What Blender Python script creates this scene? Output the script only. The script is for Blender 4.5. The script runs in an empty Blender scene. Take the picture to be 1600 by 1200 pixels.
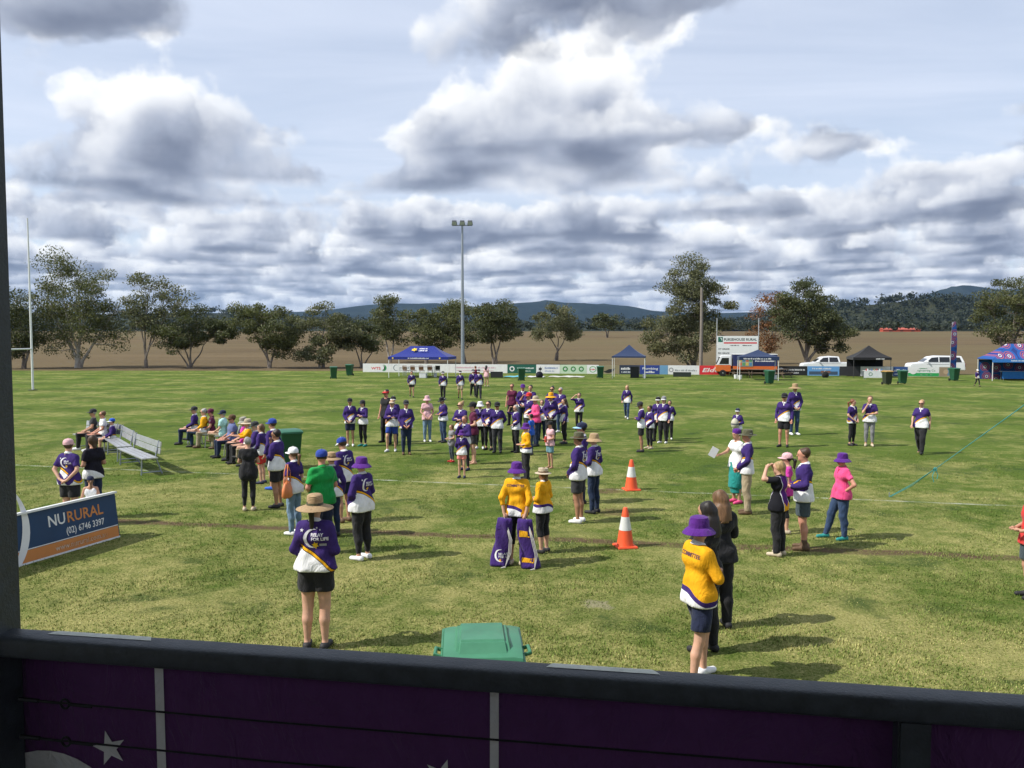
import bpy, bmesh, math, random
import numpy as np
from mathutils import Vector, Matrix
from mathutils.bvhtree import BVHTree

# ------------------------------------------------------------------ camera, sky, sun, exposure
SC = bpy.context.scene
COL = SC.collection
F_PX, Y0, CAM_H = 1305.0, 526.0, 3.65          # photograph's focal length in px (1600 wide), horizon row, eye height
cam_d = bpy.data.cameras.new('camera'); cam = bpy.data.objects.new('camera', cam_d); COL.objects.link(cam)
cam_d.sensor_width = 36.0; cam_d.lens = 36.0*F_PX/1600.0
cam_d.clip_start = 0.05; cam_d.clip_end = 60000
cam.location = (0, 0, CAM_H)
cam.rotation_euler = (math.radians(90) - math.atan((600.0-Y0)/F_PX), 0, 0)
SC.camera = cam
SC.view_settings.view_transform = 'Standard'; SC.view_settings.look = 'None'
SC.view_settings.exposure = 0.25; SC.view_settings.gamma = 1.0; SC.view_settings.use_curve_mapping = False
SC.cycles.max_bounces = 5; SC.cycles.diffuse_bounces = 2; SC.cycles.glossy_bounces = 2
SC.cycles.transmission_bounces = 3; SC.cycles.transparent_max_bounces = 6; SC.cycles.volume_bounces = 0
SC.cycles.caustics_reflective = False; SC.cycles.caustics_refractive = False
SC.cycles.use_denoising = True

SUN_EL = math.radians(47.0); SUN_AZ = math.radians(196.0)     # the sun stands left of and a little behind the camera
SUN_DIR = Vector((-math.cos(SUN_EL)*0.968, -math.cos(SUN_EL)*0.25, math.sin(SUN_EL))).normalized()   # towards the sun

class NT:
    """small helper to write node trees"""
    def __init__(s, tree): s.t = tree; s.n = tree.nodes; s.l = tree.links
    def node(s, typ, **kw):
        n = s.n.new(typ)
        for k, v in kw.items(): setattr(n, k, v)
        return n
    def put(s, sock, v):
        if isinstance(v, bpy.types.NodeSocket): s.l.new(v, sock)
        elif v is not None:
            if sock.type == 'RGBA' and len(v) == 3: v = (*v, 1)
            sock.default_value = v
    def m(s, op, a, b=None, c=None, clamp=False):
        n = s.node('ShaderNodeMath', operation=op, use_clamp=clamp)
        for i, v in enumerate((a, b, c)):
            if v is not None: s.put(n.inputs[i], v)
        return n.outputs[0]
    def vm(s, op, a, b=None, sc=None):
        n = s.node('ShaderNodeVectorMath', operation=op)
        s.put(n.inputs[0], a)
        if b is not None: s.put(n.inputs[1], b)
        if sc is not None: s.put(n.inputs['Scale'], sc)
        return n.outputs['Value'] if op in ('LENGTH', 'DOT_PRODUCT', 'DISTANCE') else n.outputs[0]
    def xyz(s, v):
        n = s.node('ShaderNodeSeparateXYZ'); s.put(n.inputs[0], v); return n.outputs
    def cxyz(s, x, y, z):
        n = s.node('ShaderNodeCombineXYZ')
        for i, v in enumerate((x, y, z)): s.put(n.inputs[i], v)
        return n.outputs[0]
    def noise(s, vec, scale=1.0, detail=4.0, rough=0.5, dist=0.0, dim='3D'):
        n = s.node('ShaderNodeTexNoise', noise_dimensions=dim)
        if vec is not None: s.put(n.inputs['Vector'], vec)
        n.inputs['Scale'].default_value = scale; n.inputs['Detail'].default_value = detail
        n.inputs['Roughness'].default_value = rough; n.inputs['Distortion'].default_value = dist
        return n.outputs[0]
    def mix(s, f, a, b):
        n = s.node('ShaderNodeMix', data_type='RGBA')
        s.put(n.inputs[0], f); s.put(n.inputs[6], a); s.put(n.inputs[7], b)
        return n.outputs[2]
    def ramp(s, f, stops, interp='LINEAR'):
        n = s.node('ShaderNodeValToRGB'); n.color_ramp.interpolation = interp
        e = n.color_ramp.elements
        while len(e) < len(stops): e.new(0.5)
        for el, (p, c) in zip(e, stops): el.position = p; el.color = (*c, 1) if len(c) == 3 else c
        s.put(n.inputs[0], f); return n.outputs[0]
    def rng(s, v, a, b, c=0.0, d=1.0, smooth=False):
        n = s.node('ShaderNodeMapRange', interpolation_type='SMOOTHSTEP' if smooth else 'LINEAR')
        for i, q in enumerate((v, a, b, c, d)): s.put(n.inputs[i], q)
        return n.outputs[0]

def build_world():
    w = bpy.data.worlds.new('World'); SC.world = w; w.use_nodes = True
    t = NT(w.node_tree); t.n.clear()
    out = t.node('ShaderNodeOutputWorld'); bg = t.node('ShaderNodeBackground')
    t.l.new(bg.outputs[0], out.inputs[0]); bg.inputs[1].default_value = 0.118
    sky = t.node('ShaderNodeTexSky', sky_type='NISHITA'); sky.sun_disc = False
    sky.sun_elevation = SUN_EL; sky.sun_rotation = math.atan2(SUN_DIR.x, SUN_DIR.y)
    sky.dust_density = 1.2; sky.altitude = 380
    tc = t.node('ShaderNodeTexCoord'); D = tc.outputs['Generated']
    dx, dy, dz = t.xyz(D)
    dzc = t.m('MAXIMUM', dz, 0.012)
    inv = t.m('DIVIDE', 1.0, dzc)
    # a thin high veil over the blue
    Pc = t.vm('SCALE', D, sc=inv)
    veil = t.noise(t.vm('MULTIPLY', Pc, (0.35, 0.8, 0.0)), 1.0, 5, 0.6, 0.6)
    veil = t.rng(veil, 0.3, 0.7, 0.50, 0.86)
    col = t.mix(veil, sky.outputs[0], (5.9, 6.4, 7.5))
    # cumulus field: a stack of slices through one 3-D density, base at height 1, tops near 1.9
    wn = t.node('ShaderNodeTexWhiteNoise', noise_dimensions='3D'); t.put(wn.inputs['Vector'], t.vm('SCALE', D, sc=977.0))
    jit = wn.outputs['Value']
    bumps = [(-2.25, 5.5, 0.85, .25), (0.25, 5.3, 1.1, .28)]                   # the two big heaps ahead
    bumps1 = [(-1.75, 3.15, .45, .16), (0.62, 3.0, .5, .14), (1.0, 5.2, .5, .08), (2.15, 5.5, .5, .12), (3.5, 6.2, .7, .10), (2.9, 4.5, .35, .10), (1.5, 5.0, .4, .09), (2.2, 3.0, .3, .10), (2.2, 7.8, 1.2, .07),
              (-3.6, 4.4, 1.1, -.16), (-.95, 4.2, .8, -.14), (2.2, 3.9, 1.3, -.10), (-1.0, 6.0, .5, -.08)]
    SEED = (11.5, 8.3, -1.7)
    NL = 16; T = None; C = None
    Ls = SUN_DIR*0.13
    Pm = t.vm('SCALE', D, sc=t.m('MULTIPLY', inv, 1.25))
    mx, my, mz = t.xyz(Pm)
    Pm = t.cxyz(mx, my, 0.0)
    r = t.vm('LENGTH', Pm)
    bias = t.rng(r, 6.6, 9.5, -0.072, 0.06, True)
    for (bx, by, br, ba) in bumps1:
        bias = t.m('ADD', bias, t.rng(t.vm('DISTANCE', Pm, (bx, by, 0.0)), 0.0, br*1.5, ba, 0.0, True))
    far = t.rng(r, 9.0, 50.0, 0.0, 0.32)
    edge = t.rng(dz, 0.0, 0.03, 0.0, 0.78)
    gsc = t.rng(r, 6.5, 40.0, 1.0, 0.52)
    thick = t.rng(dz, 0.03, 0.20, 0.26, 0.85)
    for k in range(NL):
        tk = t.m('MULTIPLY_ADD', jit, 1.0/NL, k/NL)                       # 0..1 through the layer
        P = t.vm('SCALE', D, sc=t.m('MULTIPLY', t.m('MULTIPLY_ADD', tk, thick, 1.0), inv))
        Pn = t.vm('ADD', t.vm('MULTIPLY', P, t.cxyz(gsc, gsc, 1.0)), SEED)
        n = t.noise(Pn, 1.2, 6.0, 0.60)
        n2 = t.noise(t.vm('ADD', Pn, tuple(Ls)), 1.2, 1.5, 0.5)
        thr = t.m('MULTIPLY_ADD', t.m('POWER', tk, 1.8), 0.22, 0.53)
        px_, py_, pz_ = t.xyz(P); P2 = t.cxyz(px_, py_, 0.0); bb = bias
        for (bx, by, br, ba) in bumps:
            bb = t.m('ADD', bb, t.rng(t.vm('DISTANCE', P2, (bx, by, 0.0)), 0.0, br*1.5, ba, 0.0, True))
        dens = t.m('SUBTRACT', t.m('ADD', n, bb), thr)
        a = t.m('MULTIPLY', t.rng(dens, 0.0, 0.032, 0.0, 1.0, True), edge)
        lit = t.m('ADD', t.m('MULTIPLY_ADD', tk, 1.2, 0.31), t.m('MULTIPLY', t.m('SUBTRACT', n, n2), 3.9))
        lit = t.m('SUBTRACT', lit, t.rng(dens, 0.05, 0.32, 0.0, 0.26), clamp=True)
        cc = t.ramp(lit, [(0.0, (1.35, 1.6, 2.25)), (0.35, (3.1, 3.45, 4.3)), (0.7, (6.3, 6.5, 6.9)), (1.0, (8.3, 8.3, 8.2))])
        cc = t.mix(far, cc, (2.9, 3.8, 5.3))
        if T is None:
            C = t.vm('SCALE', cc, sc=a); T = t.m('SUBTRACT', 1.0, a)
        else:
            C = t.vm('ADD', C, t.vm('SCALE', cc, sc=t.m('MULTIPLY', T, a)))
            T = t.m('MULTIPLY', T, t.m('SUBTRACT', 1.0, a))
    C = t.vm('ADD', C, t.vm('SCALE', col, sc=T))
    t.l.new(C, bg.inputs[0])
    w.cycles.sampling_method = 'NONE'
build_world()

sun_d = bpy.data.lights.new('sun', 'SUN'); sun = bpy.data.objects.new('sun', sun_d); COL.objects.link(sun)
sun_d.energy = 4.8; sun_d.angle = math.radians(0.53); sun_d.color = (1.0, 0.955, 0.88)
sun.rotation_euler = SUN_DIR.to_track_quat('Z', 'Y').to_euler()
sun.location = (0, 0, 40)

# ------------------------------------------------------------------ helpers
RNG = np.random.default_rng(7)
def ground(px, py, z=0.0):
    """point at height z seen at photograph pixel (px, py)"""
    d = F_PX*(CAM_H - z)/(py - Y0)
    return Vector(((px-800.0)/F_PX*d, d, z))
def at(px, d, z=0.0): return Vector(((px-800.0)/F_PX*d, d, z))
def zat(py, d): return CAM_H - (py-Y0)*d/F_PX

def tag(o, label=None, cat=None, group=None, kind=None):
    if label: o['label'] = label
    if cat: o['category'] = cat
    if group: o['group'] = group
    if kind: o['kind'] = kind
    return o
def empty(name, loc=(0, 0, 0), rz=0.0, label=None, cat=None, group=None, scale=None):
    o = bpy.data.objects.new(name, None); COL.objects.link(o)
    o.location = loc; o.rotation_euler = (0, 0, rz); o.empty_display_size = 0.2
    if scale is not None: o.scale = scale if hasattr(scale, '__len__') else (scale,)*3
    return tag(o, label, cat, group)
def mesh_from(name, V, Fc, mat=None, smooth=False):
    me = bpy.data.meshes.new(name)
    if isinstance(Fc, np.ndarray):
        V = np.asarray(V, np.float32); n, k = Fc.shape
        me.vertices.add(len(V)); me.vertices.foreach_set('co', V.ravel())
        me.loops.add(n*k); me.loops.foreach_set('vertex_index', Fc.astype(np.int32).ravel())
        me.polygons.add(n); me.polygons.foreach_set('loop_start', np.arange(0, n*k, k, dtype=np.int32))
        me.update(calc_edges=True)
    else:
        me.from_pydata([tuple(v) for v in V], [], Fc)
    if smooth: me.polygons.foreach_set('use_smooth', np.ones(len(me.polygons), bool))
    if mat is not None:
        for m in (mat if isinstance(mat, (list, tuple)) else [mat]): me.materials.append(m)
    me.update()
    return me
def link(name, me, parent=None, loc=None, rot=None):
    o = bpy.data.objects.new(name, me); COL.objects.link(o)
    if parent is not None: o.parent = parent
    if loc is not None: o.location = loc
    if rot is not None: o.rotation_euler = rot
    return o

class MB:
    """collects simple solids, builds ONE mesh object"""
    def __init__(s): s.v = []; s.f = []; s.mi = []
    def add(s, V, Fc, mi=0):
        b = len(s.v); s.v += [tuple(v) for v in V]; s.f += [tuple(i+b for i in f) for f in Fc]; s.mi += [mi]*len(Fc); return s
    def box(s, c, size, rz=0.0, mi=0, M=None, taper=1.0):
        hx, hy, hz = size[0]/2, size[1]/2, size[2]/2
        V = []
        for z in (-1, 1):
            k = 1.0 if z < 0 else taper
            for x, y in ((-1, -1), (1, -1), (1, 1), (-1, 1)): V.append(Vector((x*hx*k, y*hy*k, z*hz)))
        R = Matrix.Rotation(rz, 3, 'Z') if M is None else M
        V = [R @ v + Vector(c) for v in V]
        return s.add(V, [(3, 2, 1, 0), (4, 5, 6, 7), (0, 1, 5, 4), (1, 2, 6, 5), (2, 3, 7, 6), (3, 0, 4, 7)], mi)
    def tube(s, pts, r, n=8, mi=0, cap=True, flat=1.0):
        pts = [Vector(p) for p in pts]; rs = list(r) if hasattr(r, '__len__') else [r]*len(pts)
        V = []; up0 = None
        for i, p in enumerate(pts):
            t = (pts[min(i+1, len(pts)-1)] - pts[max(i-1, 0)]).normalized()
            if up0 is None:
                up0 = Vector((0, 0, 1)) if abs(t.z) < 0.9 else Vector((1, 0, 0))
            a = t.cross(up0).normalized(); b = a.cross(t).normalized(); up0 = b
            for k in range(n):
                q = 2*math.pi*k/n
                V.append(p + a*math.cos(q)*rs[i] + b*math.sin(q)*rs[i]*flat)
        Fc = []
        for i in range(len(pts)-1):
            for k in range(n):
                k2 = (k+1) % n
                Fc.append((i*n+k, i*n+k2, (i+1)*n+k2, (i+1)*n+k))
        if cap: Fc.append(tuple(range(n))[::-1]); Fc.append(tuple((len(pts)-1)*n+k for k in range(n)))
        return s.add(V, Fc, mi)
    def lathe(s, prof, n=20, c=(0, 0, 0), sx=1.0, sy=1.0, mi=0, M=None):
        V = []; Fc = []
        for (r, z) in prof:
            for k in range(n):
                q = 2*math.pi*k/n; v = Vector((r*math.cos(q)*sx, r*math.sin(q)*sy, z))
                V.append((M @ v if M is not None else v) + Vector(c))
        for i in range(len(prof)-1):
            for k in range(n):
                k2 = (k+1) % n; Fc.append((i*n+k, i*n+k2, (i+1)*n+k2, (i+1)*n+k))
        Fc.append(tuple(range(n))[::-1]); Fc.append(tuple((len(prof)-1)*n+k for k in range(n)))
        return s.add(V, Fc, mi)
    def prism(s, poly, y0, y1, mi=0, ax='y'):
        """2-D polygon (x,z) extruded along y (or (y,z) along x)"""
        n = len(poly)
        if ax == 'y': V = [(x, y0, z) for x, z in poly] + [(x, y1, z) for x, z in poly]
        elif ax == 'x': V = [(y0, x, z) for x, z in poly] + [(y1, x, z) for x, z in poly]
        else: V = [(x, z, y0) for x, z in poly] + [(x, z, y1) for x, z in poly]
        Fc = [tuple(range(n)), tuple(range(2*n-1, n-1, -1))] + [(i, i+n, (i+1) % n+n, (i+1) % n) for i in range(n)]
        return s.add(V, Fc, mi)
    def mesh(s, name, mats, smooth=False, bevel=0.0):
        me = mesh_from(name, s.v, s.f, mats)
        me.polygons.foreach_set('material_index', np.array(s.mi, np.int32))
        bm = bmesh.new(); bm.from_mesh(me); bmesh.ops.recalc_face_normals(bm, faces=bm.faces)
        if bevel > 0:
            bmesh.ops.bevel(bm, geom=[e for e in bm.edges if e.calc_face_angle(0) > 0.6], offset=bevel, segments=2, affect='EDGES', clamp_overlap=True)
        if smooth:
            for f in bm.faces: f.smooth = True
            for e in bm.edges:
                if e.calc_face_angle(0) > 0.7: e.smooth = False
        bm.to_mesh(me); bm.free()
        return me
    def build(s, name, mats, parent=None, smooth=False, bevel=0.0, loc=None, rot=None):
        return link(name, s.mesh(name, mats, smooth, bevel), parent, loc, rot)

_txt = {}
def text_mesh(body, size, spacing=1.0, bold=0.0, shear=0.0):
    """flat lettering as (verts2d, faces), left at 0, baseline at 0"""
    key = (body, size, spacing, bold, shear)
    if key not in _txt:
        cu = bpy.data.curves.new('lettering', 'FONT'); cu.body = body; cu.size = size; cu.space_character = spacing
        cu.offset = bold; cu.shear = shear; cu.resolution_u = 2; cu.fill_mode = 'FRONT'
        ob = bpy.data.objects.new('lettering', cu); COL.objects.link(ob)
        dg = bpy.context.evaluated_depsgraph_get()
        ev = ob.evaluated_get(dg); me = ev.to_mesh()
        V = [(v.co.x, v.co.y) for v in me.vertices]; Fc = [tuple(p.vertices) for p in me.polygons]
        ev.to_mesh_clear(); bpy.data.objects.remove(ob); bpy.data.curves.remove(cu)
        _txt[key] = (V, Fc)
    return _txt[key]
def text_w(tm): return max([v[0] for v in tm[0]] or [0])
def star2d(cx, cy, r, n=5, rot=0.0, inner=0.42):
    P = []
    for k in range(2*n):
        q = rot + math.pi/2 + math.pi*k/n; rr = r if k % 2 == 0 else r*inner
        P.append((cx+rr*math.cos(q), cy+rr*math.sin(q)))
    return [(cx, cy)]+P, [(0, 1+k, 1+(k+1) % (2*n)) for k in range(2*n)]
def crescent2d(cx, cy, r, a0=70, a1=290, off=0.32, n=18, thick=1.0):
    V = []; Fc = []
    for k in range(n+1):
        q = math.radians(a0+(a1-a0)*k/n); s_ = math.sin(math.pi*k/n)*thick
        V.append((cx+r*math.cos(q), cy+r*math.sin(q)))
        V.append((cx+(r-r*off*s_)*math.cos(q), cy+(r-r*off*s_)*math.sin(q)))
    for k in range(n): Fc.append((2*k, 2*k+1, 2*k+3, 2*k+2))
    return V, Fc
def disc2d(cx, cy, r, n=18, r0=0.0, sx=1.0):
    if r0 <= 0: return [(cx+sx*r*math.cos(2*math.pi*k/n), cy+r*math.sin(2*math.pi*k/n)) for k in range(n)], [tuple(range(n))]
    V = []; Fc = []
    for k in range(n):
        q = 2*math.pi*k/n
        V += [(cx+sx*r*math.cos(q), cy+r*math.sin(q)), (cx+sx*r0*math.cos(q), cy+r0*math.sin(q))]
    return V, [(2*k, 2*((k+1) % n), 2*((k+1) % n)+1, 2*k+1) for k in range(n)]
def rect2d(x0, y0, x1, y1): return [(x0, y0), (x1, y0), (x1, y1), (x0, y1)], [(0, 1, 2, 3)]
def shift2d(g, dx, dy, k=1.0): return [(x*k+dx, y*k+dy) for x, y in g[0]], g[1]
def place2d(mb, g, O, U, Vv, mi=0):
    """put flat artwork on a plane with origin O and axes U, V"""
    O, U, Vv = Vector(O), Vector(U), Vector(Vv)
    mb.add([O+U*x+Vv*y for x, y in g[0]], g[1], mi)

# ------------------------------------------------------------------ materials
_mats = {}
def mat_base(name):
    m = bpy.data.materials.new(name); m.use_nodes = True
    t = NT(m.node_tree); b = m.node_tree.nodes['Principled BSDF']
    return m, t, b
def setp(b, rough=None, metal=None, spec=None):
    if rough is not None: b.inputs['Roughness'].default_value = rough
    if metal is not None: b.inputs['Metallic'].default_value = metal
    if spec is not None: b.inputs['Specular IOR Level'].default_value = spec
def lin(c):
    """sRGB 0-255 to linear"""
    return tuple(((v/255.0)/12.92 if v <= 10 else ((v/255.0+0.055)/1.055)**2.4) for v in c)
def plain(col, rough=0.6, metal=0.0, var=0.12, scale=8.0, spec=0.4, bump=0.0):
    """painted / plastic / metal surface with slight mottling"""
    key = ('plain', tuple(round(c, 4) for c in col), rough, metal, var, scale, spec, bump)
    if key in _mats: return _mats[key]
    m, t, b = mat_base('surface'); setp(b, rough, metal, spec)
    tc = t.node('ShaderNodeTexCoord')
    n = t.noise(tc.outputs['Object'], scale, 5, 0.6)
    k = t.rng(n, 0.25, 0.75, 1.0-var, 1.0+var)
    t.put(b.inputs['Base Color'], t.vm('SCALE', tuple(col), sc=k))
    t.put(b.inputs['Roughness'], t.rng(n, 0.3, 0.7, max(rough-0.08, 0.03), min(rough+0.08, 1)))
    if bump:
        bp = t.node('ShaderNodeBump'); bp.inputs['Strength'].default_value = bump; bp.inputs['Distance'].default_value = 0.01
        t.put(bp.inputs['Height'], t.noise(tc.outputs['Object'], scale*6, 4, 0.6)); t.l.new(bp.outputs[0], b.inputs['Normal'])
    _mats[key] = m; return m
def cloth(col, var=0.16, rough=0.9):
    key = ('cloth', tuple(round(c, 4) for c in col), var)
    if key in _mats: return _mats[key]
    m, t, b = mat_base('cloth'); setp(b, rough, 0, 0.15)
    b.inputs['Sheen Weight'].default_value = 0.12
    tc = t.node('ShaderNodeTexCoord'); O = tc.outputs['Object']
    n = t.noise(O, 9.0, 4, 0.6)
    t.put(b.inputs['Base Color'], t.vm('SCALE', tuple(col), sc=t.rng(n, 0.25, 0.75, 1-var, 1+var)))
    bp = t.node('ShaderNodeBump'); bp.inputs['Strength'].default_value = 0.85; bp.inputs['Distance'].default_value = 0.035
    w = t.noise(t.vm('MULTIPLY', O, (1.0, 1.0, 0.5)), 9.0, 4, 0.6, 1.2)
    t.put(bp.inputs['Height'], w); t.l.new(bp.outputs[0], b.inputs['Normal'])
    _mats[key] = m; return m
PURPLE = (0.046, 0.025, 0.135); WHITE = (0.74, 0.74, 0.74); GOLD = (0.74, 0.355, 0.012); BLACK = (0.012, 0.012, 0.014)
def jersey_mat(kind='purple', slope=0.62, z0=1.11):
    """team jersey: coloured top, white below a slanting gold and black band (lower on the wearer's right)"""
    key = ('jersey', kind, slope, z0)
    if key in _mats: return _mats[key]
    m, t, b = mat_base('jersey_cloth'); setp(b, 0.88, 0, 0.15)
    tc = t.node('ShaderNodeTexCoord'); O = tc.outputs['Object']; x, y, z = t.xyz(O)
    at_ = t.node('ShaderNodeAttribute', attribute_name='sleeve'); sl = at_.outputs['Fac']
    n = t.noise(O, 9.0, 4, 0.6)
    # signed height above the slanting edge, slightly curved
    e = t.m('SUBTRACT', z, t.m('MULTIPLY_ADD', x, slope, z0))
    e = t.m('ADD', e, t.m('MULTIPLY', t.m('MULTIPLY', x, x), 1.1))
    e = t.m('ADD', e, t.m('MULTIPLY', sl, 2.0))
    top, band, edge = {'purple': (PURPLE, GOLD, BLACK), 'gold': (GOLD, PURPLE, PURPLE), 'black': ((0.014, 0.013, 0.02), WHITE, WHITE)}[kind]
    low = WHITE
    c = t.mix(t.m('GREATER_THAN', e, -0.036), low, edge)
    c = t.mix(t.m('GREATER_THAN', e, -0.026), c, band)
    c = t.mix(t.m('GREATER_THAN', e, 0.004), c, edge if kind != 'gold' else band)
    c = t.mix(t.m('GREATER_THAN', e, 0.016), c, top)
    t.put(b.inputs['Base Color'], t.vm('MULTIPLY', c, t.cxyz(*[t.rng(n, 0.25, 0.75, 0.86, 1.14)]*3)))
    bp = t.node('ShaderNodeBump'); bp.inputs['Strength'].default_value = 0.85; bp.inputs['Distance'].default_value = 0.035
    t.put(bp.inputs['Height'], t.noise(t.vm('MULTIPLY', O, (1.0, 1.0, 0.5)), 9.0, 4, 0.6, 1.2)); t.l.new(bp.outputs[0], b.inputs['Normal'])
    _mats[key] = m; return m
def panel_mat():
    """dark top with a purple centre panel and a gold hem panel"""
    if 'panel' in _mats: return _mats['panel']
    m, t, b = mat_base('panelled_cloth'); setp(b, 0.88, 0, 0.15)
    tc = t.node('ShaderNodeTexCoord'); x, y, z = t.xyz(tc.outputs['Object'])
    ax = t.m('ABSOLUTE', t.m('ADD', x, t.m('MULTIPLY', z, 0.0)))
    c = t.mix(t.m('GREATER_THAN', ax, 0.105), (0.085, 0.018, 0.16), WHITE)
    c = t.mix(t.m('GREATER_THAN', ax, 0.118), c, (0.012, 0.012, 0.016))
    g = t.m('MULTIPLY', t.m('LESS_THAN', t.m('ADD', z, t.m('MULTIPLY', ax, -0.9)), 0.90), t.m('LESS_THAN', ax, 0.105))
    c = t.mix(g, c, GOLD); t.put(b.inputs['Base Color'], c); _mats['panel'] = m; return m
def skin_mat(tone):
    key = ('skin', tone)
    if key in _mats: return _mats[key]
    m, t, b = mat_base('skin'); setp(b, 0.55, 0, 0.35)
    tc = t.node('ShaderNodeTexCoord'); n = t.noise(tc.outputs['Object'], 14.0, 4, 0.6)
    t.put(b.inputs['Base Color'], t.mix(t.rng(n, 0.3, 0.7), tuple(c*0.86 for c in tone), (tone[0]*1.1, tone[1]*1.02, tone[2]*0.98)))
    b.inputs['Subsurface Weight'].default_value = 0.0
    _mats[key] = m; return m
SKIN = {'l': (0.56, 0.335, 0.235), 'm': (0.46, 0.26, 0.17), 't': (0.36, 0.19, 0.115), 'r': (0.52, 0.26, 0.18)}
def straw_mat(col=(0.52, 0.38, 0.16)):
    key = ('straw', col)
    if key in _mats: return _mats[key]
    m, t, b = mat_base('woven_straw'); setp(b, 0.8, 0, 0.2)
    tc = t.node('ShaderNodeTexCoord'); O = tc.outputs['Object']
    x, y, z = t.xyz(O); rr = t.m('SQRT', t.m('ADD', t.m('MULTIPLY', x, x), t.m('MULTIPLY', y, y)))
    w = t.m('SINE', t.m('MULTIPLY', t.m('ADD', rr, z), 420.0))
    n = t.noise(O, 40, 3, 0.6)
    k = t.m('ADD', t.m('MULTIPLY', w, 0.10), t.rng(n, 0.3, 0.7, 0.8, 1.15))
    t.put(b.inputs['Base Color'], t.vm('SCALE', col, sc=k))
    bp = t.node('ShaderNodeBump'); bp.inputs['Strength'].default_value = 0.5; bp.inputs['Distance'].default_value = 0.003
    t.put(bp.inputs['Height'], w); t.l.new(bp.outputs[0], b.inputs['Normal'])
    _mats[key] = m; return m
def hair_mat(col):
    key = ('hair', col)
    if key in _mats: return _mats[key]
    m, t, b = mat_base('hair'); setp(b, 0.5, 0, 0.4)
    tc = t.node('ShaderNodeTexCoord'); O = tc.outputs['Object']
    n = t.noise(t.vm('MULTIPLY', O, (60.0, 60.0, 7.0)), 1.0, 4, 0.6)
    t.put(b.inputs['Base Color'], t.vm('SCALE', col, sc=t.rng(n, 0.3, 0.7, 0.6, 1.4)))
    bp = t.node('ShaderNodeBump'); bp.inputs['Strength'].default_value = 0.8; bp.inputs['Distance'].default_value = 0.006
    t.put(bp.inputs['Height'], n); t.l.new(bp.outputs[0], b.inputs['Normal'])
    _mats[key] = m; return m
HAIR = {'dark': (0.016, 0.012, 0.010), 'brown': (0.06, 0.032, 0.016), 'blond': (0.34, 0.22, 0.10), 'grey': (0.30, 0.29, 0.28), 'red': (0.16, 0.05, 0.02), 'lbrown': (0.14, 0.075, 0.035)}

# ------------------------------------------------------------------ the setting
def grid_mesh(name, xs, ys, zf, mat, smooth=True):
    X, Y = np.meshgrid(xs, ys); Z = zf(X, Y)
    V = np.stack([X.ravel(), Y.ravel(), Z.ravel()], 1)
    nx, ny = len(xs), len(ys); i = np.arange(nx*ny).reshape(ny, nx)
    Fc = np.stack([i[:-1, :-1].ravel(), i[:-1, 1:].ravel(), i[1:, 1:].ravel(), i[1:, :-1].ravel()], 1)
    return mesh_from(name, V, Fc, mat, smooth)

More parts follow.
